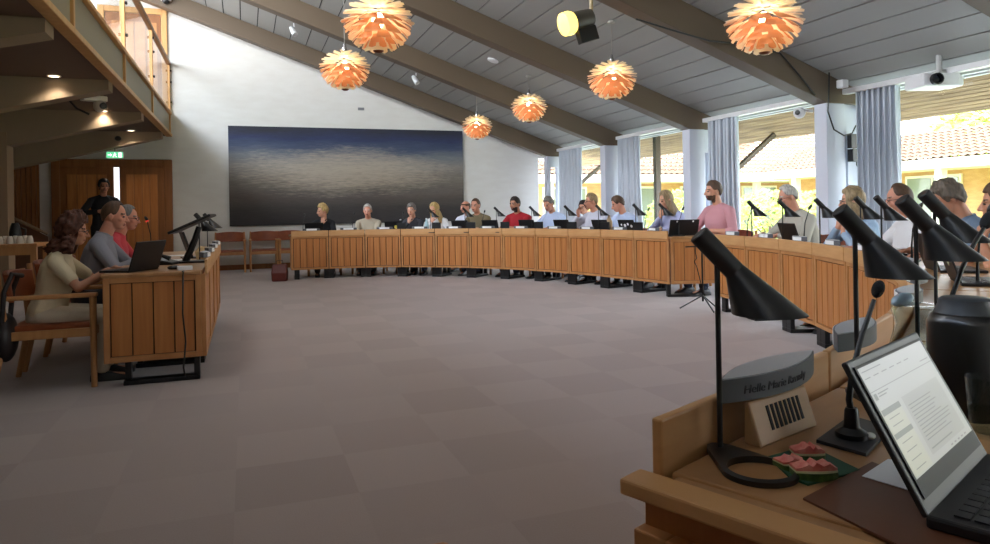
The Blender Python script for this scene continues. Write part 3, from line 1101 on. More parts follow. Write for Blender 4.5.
for px_x, lb in ((635, 'black desk lamp in front of the window post, left of the long-haired woman'), (661, 'black desk lamp before the face of the long-haired woman'), (598, 'black desk lamp right of the man in glasses with the raised hand'),
                    (566, 'black desk lamp before the face of the dark-haired person'), (531, 'black desk lamp right of the man in the red shirt'), (496, 'black desk lamp left of the man in the red shirt'),
                    (465, 'black desk lamp before the man in the olive shirt'), (430, 'black desk lamp before the blonde woman in white')):
    lamp_seen(px_x, UF, lb)
lamp_seen(207, UL[1:], 'black desk lamp with upright tube at the end of the left desks', 1.0, .1)
lamp_seen(199, UL[:2], 'black desk lamp second along the left row of desks', 1.0, .1)

# ------------------------------------------------------------------ small monitors on the seams, microphones, laptops
def make_console(label):
    t = thing('voting_console', (0, 0, 0), 0, label, 'console', 'black consoles at the desk seams')
    MB().box((-.075, -.03, 0), (.075, .05, .016)).build('base', M_BLKP, t, bevel=.004)
    MB().box((-.085, -.012, .012), (.085, .012, .185)).build('body', M_BLKP, t, bevel=.005)
    MB().box((-.07, .0121, .05), (.07, .0135, .17)).build('screen', mat('dark_screen', (20, 26, 34), .15), t)
    return t
con0 = None
def place_console(loc, rz, label):
    global con0
    if con0 is None:
        con0 = make_console(label)
        con0.location, con0.rotation_euler = loc, (0, 0, rz)
        return con0
    return dup(con0, loc, rz, label)
for i, u in enumerate(UF):
    if i in (2, 3, 4, 5, 6, 7, 8, 9):
        place_console(on_unit(u, 1.0 if i < 10 else .9, .09, ZS), facing(u), 'black console box at the right seam of the %s far-row desk from the left' % ORD[i])

def make_mic(label, red=False):
    t = thing('gooseneck_microphone', (0, 0, 0), 0, label, 'microphone', 'gooseneck microphones')
    MB().prism([(-.075, -.045), (.075, -.045), (.075, .045), (-.075, .045)], 0, .012).build('base', M_BLKP, t, bevel=.004)
    MB().tube([(0, 0, .01), (0, 0, .10), (.006, .01, .22), (.02, .045, .34)], [.009, .006, .0045, .004], 8).build('gooseneck', M_BLACK, t, smooth=60)
    q = MB().ball((0, 0, 0), (.014, .014, .032), M=rotM((0, 0, 0), rx=R(-30)))
    o = q.build('microphone_head', M_BLKP, t, smooth=180)
    o.location = (.023, .055, .368)
    return t
mic0 = make_mic('slim gooseneck microphone standing between the olive shirt and the red shirt')
mp_ = on_unit(UF[5], -.75, .3, ZS)
mic0.location, mic0.rotation_euler = mp_, (0, 0, facing(UF[5]))
MIC = [(UF[0], -.35, 'thin microphone beside the blond woman at the left end of the far row'), (UF[1], .25, 'thin dark microphone left of the grey-haired man in the pale jacket'),
       (UF[2], .9, 'thin dark microphone left of the person with the hand at the mouth'), (UF[9], .75, 'slender microphone against the bright window, left of the long-haired woman'), (UF[10], .5, 'slender microphone in front of the long-haired woman'),
       (UN[0], -.45, 'slim upright microphone in front of the curtain, right of the young man in pink'), (UN[1], .7, 'gooseneck microphone in front of the pale cardigan of the white-haired man'),
       (UN[6], .2, 'gooseneck microphone in front of the grey-haired man with bent head'), (UN[4], .3, 'gooseneck microphone by the woman with the hand to her mouth')]
for u, al, lb in MIC:
    dup(mic0, on_unit(u, al, .3, ZS), facing(u) + random.uniform(-.5, .5), lb)
mred = make_mic('gooseneck microphone with red ring leaning over the left desk')
mred.location, mred.rotation_euler = onY(152, 272, 7.3), (0, 0, R(70))
mred.location.z = ZS
MB().tube([(.0205, .047, .343), (.0215, .05, .352)], .0152, 12).build('light_ring', mat('red_ring', (210, 60, 50), .4, emit=(220, 50, 40), es=.25), mred)

M_LAP = mat('laptop_shell', (22, 22, 24), .42)
M_KEY = mat('laptop_keys', (34, 34, 37), .5)
M_SCR = mat('laptop_screen_dim', (10, 10, 12), .5, spec=.2)
def make_laptop(label, w=.33, d=.23, open_=R(108), stickers=None, lh=.215):
    t = thing('laptop', (0, 0, 0), 0, label, 'laptop', 'laptops on the desks')
    # user on +Y side, hinge at y=0
    MB().box((-w / 2, 0, .0), (w / 2, d, .016)).build('base', M_LAP, t, bevel=.004)
    k = MB()
    for r_ in range(5):
        for c_ in range(12):
            k.box((-w * .44 + c_ * w * .0735, .025 + r_ * .021, .016), (-w * .44 + (c_ + .86) * w * .0735, .025 + r_ * .021 + .017, .018))
    k.build('keyboard', M_KEY, t)
    Mx = rotM((0, .004, .014), rx=-(open_ - PI / 2))
    Mx = Matrix.Translation((0, .004, .014)) @ Matrix.Rotation((open_ - PI / 2), 4, 'X')
    lid = MB().box((-w / 2, -.008, 0), (w / 2, 0, lh), M=Mx).build('lid', M_LAP, t, bevel=.003)
    MB().box((-w / 2 + .012, 0.0008, .018), (w / 2 - .012, .002, lh - .01), M=Mx).build('display', M_SCR, lid)
    if stickers:
        for (sx, sz, sr, mm) in stickers:
            MB().lathe([(sr, -.0095), (sr, -.008)], 14, M=Mx @ Matrix.Translation((sx, 0, sz)) @ Matrix.Rotation(PI / 2, 4, 'X') @ Matrix.Translation((0, 0, .0175))).build('sticker', mm, lid)
    return t
lap0 = None
def place_laptop(loc, rz, label, **kw):
    global lap0
    if kw:
        o = make_laptop(label, **kw)
        o.location, o.rotation_euler = loc, (0, 0, rz)
        return o
    if lap0 is None:
        lap0 = make_laptop(label)
        lap0.location, lap0.rotation_euler = loc, (0, 0, rz)
        return lap0
    return dup(lap0, loc, rz, label)
M_STK = mat('sticker_white', (230, 230, 232), .5)
M_STKY = mat('sticker_yellow', (226, 208, 96), .5)
for i, al, lb in ((0, .25, 'dark laptop in front of the blond woman at the left end of the far row'), (4, .25, 'dark laptop in front of the blonde woman in white'),
                  (5, .0, 'dark laptop between the olive shirt and the red shirt'), (6, .15, 'dark laptop just right of the man in the red shirt'), (7, .2, 'dark laptop in front of the dark-haired person'), (8, .5, 'low dark laptop in front of the man with glasses and raised hand')):
    place_laptop(on_unit(UF[i], al, .2, ZS), facing(UF[i]), lb)
place_laptop(on_unit(UF[2], .5, .2, ZS), facing(UF[2]), 'black laptop with a round yellow sticker on the far row', stickers=[(.05, .1, .035, M_STKY)])
lp = place_laptop(on_unit(UF[9], .1, .2, ZS), facing(UF[9]), 'black laptop lid with several white stickers before the bowed man', stickers=[(.1, .12, .022, M_STK), (.035, .15, .02, M_STK), (-.03, .13, .024, M_STK), (-.1, .14, .016, M_STK), (-.09, .07, .018, M_STK)])
pl = onY(683, 234, 7.95)
place_laptop((pl.x, pl.y, ZS), R(-25) + R(15), 'large tilted black laptop lid on the end desk at the gap', stickers=[(.12, .19, .012, M_STK), (-.11, .19, .012, M_STK)], w=.42)
for i, al, lb in ((1, .4, 'small dark laptop in front of the white-haired man'), (3, .3, 'dark laptop left of the woman with the hand to her mouth'), (5, .1, 'black laptop seen between the lamps, before the bald man in glasses')):
    place_laptop(on_unit(UN[i], al, .24, ZS), facing(UN[i]), lb)
place_laptop(on_unit(UN[6], .0, .22, ZS), facing(UN[6]), 'black laptop lid with a round crest sticker between the lamps', stickers=[(.02, .11, .034, mat('crest_pale', (190, 196, 160), .5))])
place_laptop((-.70, 5.60, ZS), R(62), 'black laptop with its lid towards us on the front left desk', w=.34)

# papers, bottles, cups on the far desks
M_BOT = glassy('bottle_clear', (.86, .93, .95), .05)
def bottle(loc, label, h=.22, r=.032, mm=None, cap=None):
    t = thing('bottle', loc, 0, label, 'bottle')
    MB().lathe([(r * .9, 0), (r, .01), (r, h * .6), (r * .45, h * .82), (r * .4, h * .95)], 14).build('body', mm or M_BOT, t, smooth=50)
    MB().lathe([(r * .46, h * .93), (r * .46, h)], 12).build('cap', cap or M_WHITE, t, smooth=50)
    return t
bottle(on_unit(UF[3], .25, .25, ZS), 'pale blue water bottle right of the person with the hand at the mouth', .26, .04, mat('bottle_pale_blue', (176, 205, 214), .3))
bottle(on_unit(UF[2], .85, .25, ZS), 'clear bottle beside the yellow-stickered laptop', .25, .035)
bottle(on_unit(UF[8], .8, .25, ZS), 'tan paper carton in front of the man in glasses with raised hand', .3, .05, mat('carton_tan', (190, 160, 120), .7))
def paper(loc, rz, label, w=.21, d=.297, h=.002):
    o = MB().box((-w / 2, -d / 2, 0), (w / 2, d / 2, h)).build('paper_sheet', M_PAPER)
    o.location, o.rotation_euler = loc, (0, 0, rz)
    return tag(o, label, 'paper')
for i in (1, 2, 3):
    paper(on_unit(UF[i], -.3, .42, ZS), facing(UF[i]) + .1, 'white paper sheets on the %s far-row desk from the left' % ORD[i], .42, .297, .012)
paper(on_unit(UF[5], .2, .42, ZS), facing(UF[5]), 'white papers under the hands of the man in the red shirt', .36, .25, .01)

# music-stand-like tripod with a clip in the gap of the ring
tp = onZ(703, 310, 0)
t = thing('tripod_stand', (tp.x, tp.y, 0), 0, 'thin black tripod stand with a crossbar and hanging cable in front of the end desk', 'stand')
MB().tube([(0, 0, .1), (0, 0, .86)], .011, 8).build('pole', M_BLACK, t)
for k in range(3):
    a = R(20 + 120 * k)
    MB().tube([(0, 0, .17), (.26 * math.cos(a), .26 * math.sin(a), .012)], .009, 6).build('leg', M_BLACK, t)
q = MB().tube([(-.19 * CY, .19 * SY, .73), (.1 * CY, -.1 * SY, .735)], .008, 6)
q.build('crossbar', M_BLACK, t)
MB().tube([(-.07, .03, .73), (-.075, .02, .66), (-.05, .03, .6), (-.085, .03, .56), (-.06, .02, .5), (-.02, 0, .3), (.02, -.01, .16)], .006, 6).build('cable', M_BLACK, t)

# ------------------------------------------------------------------ armchairs: oak frame, leather seat and back
def make_chair(label, group=None, cover=None):
    t = thing('armchair', (0, 0, 0), 0, label, 'chair', group)
    # faces +Y
    cover = cover or M_LEATH
    w, d = .29, .27
    q = MB()
    q.prism([(-w + .03, -d + .02), (w - .03, -d + .02), (w - .03, d - .01), (-w + .03, d - .01)], .40, .455)
    q.build('seat', cover, t, bevel=.02)
    rings = []
    for i in range(9):
        a = -1 + 2 * i / 8
        x_ = a * (w - .02)
        y_ = -d - .03 + .06 * a * a
        rings.append([(x_, y_, .62), (x_, y_ + .035, .62), (x_, y_ + .01, .83 - .02 * a * a), (x_, y_ - .03, .83 - .02 * a * a)])
    MB().loft(rings).build('backrest', cover, t, smooth=60, bevel=.008)
    for s in (-1, 1):
        MB().tube([(s * w, d, 0), (s * w, d, .64)], [.020, .024], 8).build('leg', M_OAKC, t, smooth=60)
        MB().tube([(s * w, -d - .07, 0), (s * w, -d + .01, .42), (s * (w - .01), -d - .03, .82)], [.019, .026, .018], 8).build('leg', M_OAKC, t, smooth=60)
        MB().prism([(s * w - .025, -d - .02), (s * w + .025, -d - .02), (s * w + .03, d + .03), (s * w - .03, d + .03)], .635, .665).build('armrest', M_OAKC, t, bevel=.01)
    q = MB()
    for s in (-1, 1):
        q.box((s * w - .012, -d, .36), (s * w + .012, d, .42))
    q.box((-w, d - .012, .36), (w, d + .012, .42)).box((-w, -d - .012, .36), (w, -d + .012, .42))
    q.build('seat_frame', M_OAKC, t, bevel=.004)
    return t
CH = 'wooden armchairs around the hall'
ch0 = make_chair('oak armchair with brown leather back in which the curly-haired woman sits', CH)
ch0.location, ch0.rotation_euler = (-1.30, 5.84, 0), (0, 0, R(-90) + R(0))
def chair(loc, rz, label):
    return dup(ch0, (loc[0], loc[1], 0), rz, label)
cy_ = YB - .55
for px_x, lb in ((230, 'oak armchair with worn tan seat against the back wall, leftmost under the painting'), (265, 'oak armchair with orange leather back against the back wall, beside the red bag'), (291, 'orange leather armchair by the back wall half hidden by the first far desk')):
    p = onY(px_x, 250, cy_)
    chair(p, PI, lb)
p = onZ(430, 541.5, .665)
chair((p.x + .29, p.y - .30, 0), 0.0, 'oak armchair whose arm tip shows at the bottom edge')

# bag of the woman hung on her chair; red bag on the floor
t = thing('shoulder_bag', (onY(6, 330, 5.62).x, 5.62, .0), 0, 'dark leather shoulder bag hanging on the back of the armchair at far left', 'bag')
MB().ball((0, 0, .38), (.07, .13, .17)).build('body', mat('bag_dark_leather', (34, 26, 24), .5), t, smooth=180)
MB().tube([(0, -.09, .48), (.02, -.1, .7), (.06, -.07, .82), (.10, 0, .8), (.06, .07, .80), (.02, .09, .7), (0, .09, .48)], .016, 8).build('strap', mat('bag_dark_leather', (34, 26, 24), .5), t)
p = onZ(280, 281, 0)
t = thing('bag', (p.x, p.y, 0), R(-12), 'dark red upright bag on the carpet at the left end of the far desks', 'bag')
q = MB()
q.loft([[(-.13, -.09, 0), (.13, -.09, 0), (.13, .09, 0), (-.13, .09, 0)], [(-.135, -.095, .15), (.135, -.095, .15), (.135, .095, .15), (-.135, .095, .15)], [(-.12, -.05, .3), (.12, -.05, .3), (.12, .05, .3), (-.12, .05, .3)]])
q.build('body', mat('red_brown_leather', (92, 34, 26), .5), t, bevel=.02)
MB().tube([(-.06, 0, .29), (-.05, 0, .36), (.05, 0, .36), (.06, 0, .29)], .008, 6).build('handle', M_BLKP, t)

# ------------------------------------------------------------------ foreground table: what lies before the camera
def P2(x, y, z=ZS):
    p = onZ(x, y, z)
    return Vector((p.x, p.y, z))
# wooden loudspeaker wedge
uu = UN[10]
wd = thing('speaker_wedge', (0, 0, 0), 0, 'small light-wood wedge with dark slots leaning on the ledge', 'speaker')
fr_a, fr_b = P2(761.5, 449), P2(818, 426)
# front bottom edge fr_a-fr_b; the sloping face rises back to the ledge
ed = (fr_b - fr_a)
exx = ed.normalized()
bk = Vector((-exx.y, exx.x, 0))
if bk.y < 0:
    bk = -bk
Lw = ed.length
ra_ = at(748, 402.6, 1.0) - at(748, 402.6, 0.0)      # the sight line to its top edge
sol = Matrix(((bk.x, 0, -ra_.x), (bk.y, 0, -ra_.y), (0, 1, -ra_.z))).inverted() @ (Vector((0, 0, EYE)) - fr_a)
Dw, Hw = sol.x, sol.y
print('wedge', Dw, Hw, Lw)
Mx = Matrix(((exx.x, bk.x, 0, fr_a.x), (exx.y, bk.y, 0, fr_a.y), (0, 0, 1, ZS), (0, 0, 0, 1)))
q = MB()
q.loft([[Mx @ Vector((xx, 0, 0)), Mx @ Vector((xx, Dw + .01, 0)), Mx @ Vector((xx, Dw + .008, Hw)), Mx @ Vector((xx, Dw, Hw))] for xx in (0, Lw)])
bw = q.build('body', mat('speaker_light_wood', (176, 136, 92), .5, vary=((188, 148, 104), (8, 8, 8), 3)), wd, bevel=.004)
q = MB()
sn = Vector((0, -Hw, Dw)).normalized()
for k in range(8):
    xx = Lw * (.24 + .075 * k)
    a_, b_ = Vector((xx, Dw * .28, Hw * .28)), Vector((xx, Dw * .82, Hw * .82))
    o_ = sn * .0012
    q.add([Mx @ (a_ + o_), Mx @ (a_ + o_ + Vector((Lw * .04, 0, 0))), Mx @ (b_ + o_ + Vector((Lw * .04, 0, 0))), Mx @ (b_ + o_),
           Mx @ (a_ - o_), Mx @ (a_ - o_ + Vector((Lw * .04, 0, 0))), Mx @ (b_ - o_ + Vector((Lw * .04, 0, 0))), Mx @ (b_ - o_)],
          [(0, 1, 2, 3), (4, 7, 6, 5), (0, 4, 5, 1), (1, 5, 6, 2), (2, 6, 7, 3), (3, 7, 4, 0)])
q.build('grille', mat('slot_black', (20, 17, 15), .8), wd)

# microphone on a black plate in front of the speaker
pts = [P2(816, 443), P2(866, 457), P2(892, 430), P2(850, 418)]
mc = P2(852, 440)
t = thing('gooseneck_microphone', (mc.x, mc.y, ZS), 0, 'black gooseneck microphone on a square plate behind the laptop lid', 'microphone', 'gooseneck microphones')
MB().prism([((p - mc).x, (p - mc).y) for p in pts], 0, .006).build('plate', mat('plate_black', (38, 38, 41), .5), t, bevel=.001)
MB().lathe([(.026, .006), (.026, .014), (.013, .022), (.011, .05), (.009, .055)], 18).build('socket', M_BLKP, t, smooth=50)
dm = mc.x * SY + mc.y * CY
def rel(x, y, d):
    return at(x, y, d) - Vector((mc.x, mc.y, ZS))
MB().tube([Vector((0, 0, .045)), rel(849, 400, dm), rel(852, 372, dm + .01), rel(862, 335, dm + .03), rel(874, 300, dm + .05)], [.006, .0055, .005, .0045, .004], 10).build('gooseneck', M_BLKP, t, smooth=60)
hd = rel(878, 289, dm + .055)
dv = (rel(880, 282, dm + .06) - rel(874, 300, dm + .05)).normalized()
MB().ball((0, 0, 0), (.0105, .0105, .017), n=16, k=10, M=dv.to_track_quat('Z', 'Y').to_matrix().to_4x4()).build('microphone_head', mat('foam_black', (28, 28, 30), .95, bump=(300, .3)), t, smooth=180).location = hd
MB().ball(Vector((.018, -.018, .01)), (.012, .009, .006)).build('button', mat('button_clear', (190, 188, 184), .2), t, smooth=180)

# green napkin with melon slices
nap = [P2(768, 458), P2(790, 452), P2(826, 455), P2(861, 472), P2(808, 486), P2(790, 479)]
nc = sum(nap, Vector()) / len(nap)
o = MB().prism([((p - nc).x, (p - nc).y) for p in nap], 0, .003).build('napkin', mat('napkin_green', (30, 74, 52), .7))
o.location = (nc.x, nc.y, ZS)
tag(o, 'dark green napkin on the desk under the melon rinds', 'napkin')
M_FLESH = mat('melon_flesh', (206, 96, 84), .5, vary=((224, 150, 132), (60, 60, 60), 3))
M_RINDW = mat('melon_rind_white', (208, 204, 160), .5)
M_RINDG = mat('melon_rind_green', (34, 62, 28), .4, vary=((84, 112, 52), (70, 14, 14), 2))
def melon(x, y, w, h, rz, label, ang=0, yaw=0.0):
    p = P2(x, y)
    t = thing('melon_slice', (p.x, p.y, ZS + .003), rz, label, 'melon slice', 'eaten watermelon slices')
    n_ = 12
    def arc(r, top, yy):
        return [Vector((r * w / 2 * math.cos(a), yy, 0)) for a in ()]
    prof = lambda s, k: [Vector(((-1 + 2 * i / n_) * w / 2 * s, 0, k + .3 * h * (1 - (-1 + 2 * i / n_) ** 2) * 0)) for i in range(n_ + 1)]
    th_ = .022
    # rind: thick curved strip lying on its skin; flesh rises unevenly (bitten) above it
    rnd = random.Random(int(x))
    def strip(z0f, z1f, y0, y1, name, mm, par=None):
        rings = []
        for i in range(n_ + 1):
            a = -1 + 2 * i / n_
            X_ = a * w / 2
            b_ = .012 * a * a
            z0_, z1_ = z0f(a), z1f(a)
            rings.append([(X_, y0 + b_, z0_), (X_, y1 + b_, z0_), (X_, y1 + b_, max(z1_, z0_ + .001)), (X_, y0 + b_, max(z1_, z0_ + .001))])
        return MB().loft(rings).build(name, mm, t, smooth=50)
    strip(lambda a: 0.0, lambda a: h * .42 * (1 - .25 * a * a), -th_ / 2, th_ / 2 + .004, 'rind', M_RINDG)
    strip(lambda a: h * .42 * (1 - .25 * a * a), lambda a: h * .55 * (1 - .25 * a * a), -th_ / 2 + .001, th_ / 2 + .004, 'pith', M_RINDW)
    bites = [rnd.uniform(.5, 1.0) for _ in range(n_ + 1)]
    strip(lambda a: h * .55 * (1 - .25 * a * a), lambda a: h * (.55 + .5 * bites[int((a + 1) / 2 * n_ + .5)] * max(0, 1 - a * a * 1.1)), -th_ / 2 + .002, th_ / 2 + .003, 'flesh', M_FLESH)
    return t
melon(818, 481, .060, .026, R(-20), 'watermelon slice with striped green rind at the front of the napkin')
melon(811, 463, .046, .026, R(-22), 'watermelon slice standing at the back of the napkin')
melon(795, 471, .036, .020, R(-2), 'small watermelon slice on the left of the napkin')

# papers and the leather desk pad
pad = [P2(803, 500), P2(872, 463.5), P2(930, 486), P2(1010, 520), P2(985, 590), P2(900, 548)]
pc = sum(pad, Vector()) / len(pad)
o = MB().prism([((p - pc).x, (p - pc).y) for p in pad], 0, .003).build('desk_pad', mat('pad_brown_leather', (98, 58, 38), .5))
o.location = (pc.x, pc.y, ZS)
tag(o, 'dark brown leather desk pad under the laptop nearest the camera', 'desk pad')
pp_ = [P2(862, 476, ZS + .004), P2(888, 459, ZS + .004), P2(935, 470, ZS + .004), P2(915, 492, ZS + .004)]
pc = sum(pp_, Vector()) / 4
o = MB().prism([((p - pc).x, (p - pc).y) for p in pp_], 0, .001).build('paper_sheet', M_PAPER)
o.location = (pc.x, pc.y, ZS + .0035)
tag(o, 'white sheet of paper half under the near laptop lid', 'paper')

# the near laptop
W_ = .300
H0 = P2(925, 516, ZS + .018)
ux = Vector((.918, .394, 0)).normalized()
uo = Vector((ux.y, -ux.x, 0))
hc = H0 + ux * W_ / 2
nl = make_laptop('open black laptop with a lit document on screen, nearest the camera', w=W_, d=.215, open_=R(118), lh=.198)
nl.location, nl.rotation_euler = (hc.x, hc.y, ZS + .003), (0, 0, math.atan2(-uo.x, uo.y))
lid = [c for c in nl.children if c.name.startswith('lid')][0]
Mx = Matrix.Translation((0, .004, .014)) @ Matrix.Rotation(R(28), 4, 'X')
scr_m = [mat('screen_page', (60, 60, 60), .3, emit=(176, 177, 176), es=.145), mat('screen_panel', (60, 60, 60), .3, emit=(146, 146, 146), es=.145), mat('screen_list', (60, 60, 60), .3, emit=(186, 186, 168), es=.145),
         mat('screen_text', (20, 20, 20), .3, emit=(96, 98, 100), es=.145), mat('screen_bar', (20, 20, 20), .3, emit=(88, 92, 92), es=.145)]
q = MB()
def srect(u0, v0, u1, v1, mi, lift):
    xx = lambda u_: W_ / 2 - .008 - u_ * (W_ - .016)
    zz_ = lambda v_: (.210 - v_ * .200) * .198 / .215
    y_ = .0023 + lift * .0002
    q.add([Mx @ Vector(p) for p in ((xx(u0), y_, zz_(v0)), (xx(u1), y_, zz_(v0)), (xx(u1), y_, zz_(v1)), (xx(u0), y_, zz_(v1)))], [(0, 1, 2, 3)], mi)
srect(.03, .05, .97, .83, 0, 0)
srect(.03, .36, .28, .82, 2, 1)
srect(.04, .36, .28, .40, 4, 2)
srect(.04, .53, .28, .565, 4, 2)
srect(.33, .35, .90, .78, 1, 1)
for v_ in (.43, .48, .60, .66, .72, .78):
    srect(.08, v_, .22, v_ + .006, 3, 2)
rnd = random.Random(4)
for k in range(11):
    srect(.36, .42 + k * .026, .36 + rnd.uniform(.3, .5), .427 + k * .026, 3, 2)
srect(.36, .74, .7, .75, 3, 2)
srect(.03, .225, .97, .230, 3, 2)
srect(.05, .245, .085, .29, 4, 2)
srect(.10, .25, .24, .258, 3, 2)
srect(.10, .27, .20, .278, 3, 2)
for k in range(6):
    srect(.05 + k * .11, .13, .12 + k * .11, .137, 3, 2)
srect(.05, .08, .30, .087, 3, 2)
srect(.80, .19, .93, .197, 3, 2)
for k in range(5):
    srect(.60 + k * .06, .805, .63 + k * .06, .815, 3, 2)
o = q.build('screen_content', scr_m)
o.parent = lid
o.name = 'screen_content'

# flask, water glass, jug
p = P2(967, 414)
t = thing('thermos_flask', (p.x, p.y, ZS), R(-30), 'black vacuum flask with grey lid standing behind the near laptop', 'flask')
M_FL = mat('flask_black', (14, 14, 15), .32, coat=.3)
MB().lathe([(.066, 0), (.068, .006), (.068, .185), (.060, .202), (.055, .206)], 28).build('body', M_FL, t, smooth=40)
MB().lathe([(.056, .205), (.048, .222), (.046, .232), (.040, .236)], 24).build('lid', mat('flask_lid', (58, 62, 66), .45), t, smooth=40)
MB().tube([(.066, 0, .19), (.098, 0, .18), (.100, 0, .10), (.070, 0, .05)], .009, 8).build('handle', M_FL, t, smooth=60)
t.scale = (.93,) * 3
p = P2(990, 436)
t = thing('water_glass', (p.x, p.y, ZS), 0, 'half-full clear water glass at the right edge beside the near laptop', 'glass')
M_GLS = glassy('drinking_glass', (.90, .93, .93), .03)
MB().lathe([(.030, 0), (.036, .10), (.0345, .10), (.0285, .008)], 24).build('tumbler', M_GLS, t, smooth=40)
MB().lathe([(.0275, .009), (.0300, .045)], 24).build('water', glassy('water_clear', (.86, .90, .90), .02), t, smooth=40)
p = at(913, 330, 1.50)
t = thing('water_jug', (p.x, p.y, ZS), 0, 'squat clear glass jug with pale blue lid left of the black flask', 'jug')
MB().lathe([(.030, 0), (.042, .02), (.046, .09), (.034, .135), (.042, .165), (.043, .178), (.041, .178), (.031, .135), (.042, .09), (.038, .022), (.028, .006)], 24).build('body', glassy('jug_glass', (.84, .87, .86), .04), t, smooth=60)
MB().ball((-.03, .0, .19), (.026, .02, .012), M=Matrix.Rotation(R(-20), 4, 'Y')).build('lid', mat('lid_pale_blue', (176, 206, 226), .25), t, smooth=180)
p = at(972, 250, 1.75)
t = thing('gooseneck_microphone', (p.x, p.y, ZS), 0, 'black gooseneck microphone rising behind the flask at the right edge', 'microphone', 'gooseneck microphones')
MB().box((-.05, -.05, 0), (.05, .05, .012)).build('base', M_BLKP, t)
q0 = Vector((p.x, p.y, ZS))
gp = [at(952, 296, 1.72) - q0, at(962, 268, 1.75) - q0, at(975, 242, 1.77) - q0, at(984, 228, 1.78) - q0]
MB().tube([Vector((0, 0, .01)), gp[0] * .7 + Vector((0, 0, .01))] + gp, [.008, .007, .006, .006, .0055, .005], 8).build('gooseneck', M_BLKP, t, smooth=60)
dv = (gp[3] - gp[2]).normalized()
MB().ball((0, 0, 0), (.016, .016, .030), M=dv.to_track_quat('Z', 'Y').to_matrix().to_4x4()).build('microphone_head', mat('foam_black', (28, 28, 30)), t, smooth=180).location = at(988, 220, 1.79) - q0

# things on the left desks
p = Vector((-.52, 5.95, ZS))
t = thing('tilted_tablet', (-.42, 6.35, ZS), R(-8), 'large dark tablet screen tilted nearly flat on a black arm over the left desks', 'screen')
MB().box((-.12, -.1, 0), (.12, .1, .015)).build('base', M_BLKP, t)
MB().tube([(-.06, 0, .01), (.02, 0, .2), (.05, 0, .30)], [.03, .026, .022], 8).build('arm', M_BLKP, t)
MB().box((-.18, -.14, -.011), (.18, .14, .011), M=rotM((.0, 0, .325), ry=R(-24))).build('display', M_LAP, t, bevel=.006)
t = thing('desk_telephone', (-.62, 6.22, ZS), R(75), 'dark desk set with handset between the laptop and the tilted tablet', 'telephone')
MB().loft([[(-.09, -.09, 0), (.09, -.09, 0), (.09, .09, 0), (-.09, .09, 0)], [(-.09, -.08, .02), (.09, -.08, .02), (.09, .09, .06), (-.09, .09, .06)]]).build('body', M_BLKP, t, bevel=.006)
MB().tube([(-.06, -.06, .05), (-.065, 0, .075), (-.06, .07, .085)], [.02, .013, .02], 8).build('handset', M_BLKP, t)
pb = onZ(170, 276, ZS)
t = thing('card_box', (-.42, 5.50, ZS), R(10), 'small white box on the front edge of the left desk', 'box')
MB().box((-.05, -.03, 0), (.05, .03, .03)).build('body', M_WHITE, t, bevel=.003)
t = thing('paper_bag', (-.36, 6.72, ZS), R(15), 'bright crumpled paper packet under the lamps on the left desks', 'packet')
MB().loft([[(-.06, -.04, 0), (.06, -.04, 0), (.07, .05, 0), (-.05, .05, 0)], [(-.07, -.03, .07), (.05, -.05, .06), (.06, .04, .08), (-.06, .05, .07)], [(-.03, -.01, .11), (.05, -.02, .10), (.05, .01, .11), (-.03, .01, .12)]]).build('body', mat('paper_tan', (206, 176, 130), .7), t)
t = thing('computer_mouse', (-.50, 5.62, ZS), R(80), 'small dark computer mouse right of the black laptop on the front left desk', 'mouse')
MB().ball((0, 0, .012), (.03, .05, .018)).build('body', M_BLKP, t, smooth=180)
t = thing('document_stand', (-.48, 7.0, ZS), R(100), 'upright dark document stand behind the tilted tablet on the left desks', 'stand')
MB().box((-.12, -.08, 0), (.12, .08, .012)).build('base', M_BLKP, t)
MB().box((-.15, -.01, .01), (.15, .01, .26), M=rotM((0, 0, 0), rx=R(-18))).build('plate', M_LAP, t, bevel=.004)
paper((-.62, 6.75, ZS), R(85), 'white paper in front of the man in the grey shirt')
paper((-.66, 7.5, ZS), R(95), 'white paper in front of the man in the coral shirt')
# cable down the end panel
o = MB().tube([(-.42, 5.30, ZS + .004), (-.42, 5.375, ZS + .004), (-.425, 5.388, ZS - .03), (-.43, 5.37, .5), (-.415, 5.385, .3), (-.43, 5.37, .12), (-.425, 5.40, .04)], .006, 6).build('cable', M_BLACK)
tag(o, 'black cable hanging down the slatted end of the front left desk', 'cable')

# refreshment table at far left
rt = at(37, 243.5, 8.0)
HT = rt.z
t = thing('side_table', (rt.x, rt.y, 0), 0, 'light oak side table with cups behind the curly-haired woman', 'table')
MB().box((-1.5, 0, HT - .04), (0, .6, HT)).build('tabletop', M_OAKC, t, bevel=.005)
for x_ in (-.07, -1.5):
    for y_ in (.01, .53):
        MB().box((x_, y_, 0), (x_ + .06, y_ + .06, HT - .04)).build('leg', M_OAKC, t)
MB().box((-1.44, .02, HT - .13), (-.07, .04, HT - .04)).build('apron', M_OAKC, t)
M_CUP = mat('cup_porcelain', (196, 190, 180), .3)
cup0 = None
for k in range(9):
    px_x = 4 + (k % 5) * 6 + (k // 5) * 3
    lx, ly = rt.x - .50 + .10 * (k % 5), rt.y + .12 + .2 * (k // 5)
    lb = 'white cup among the upside-down cups on the side table'
    if cup0 is None:
        cup0 = thing('cup', (lx, ly, HT), 0, lb, 'cup', 'cups on the side table')
        MB().lathe([(.038, 0), (.034, .05), (.024, .085), (.02, .09)], 14).build('bowl', M_CUP, cup0, smooth=50)
        MB().tube([(.033, 0, .03), (.055, 0, .035), (.055, 0, .06), (.03, 0, .065)], .005, 6).build('handle', M_CUP, cup0)
    else:
        dup(cup0, (lx, ly, HT), k * .7, lb)
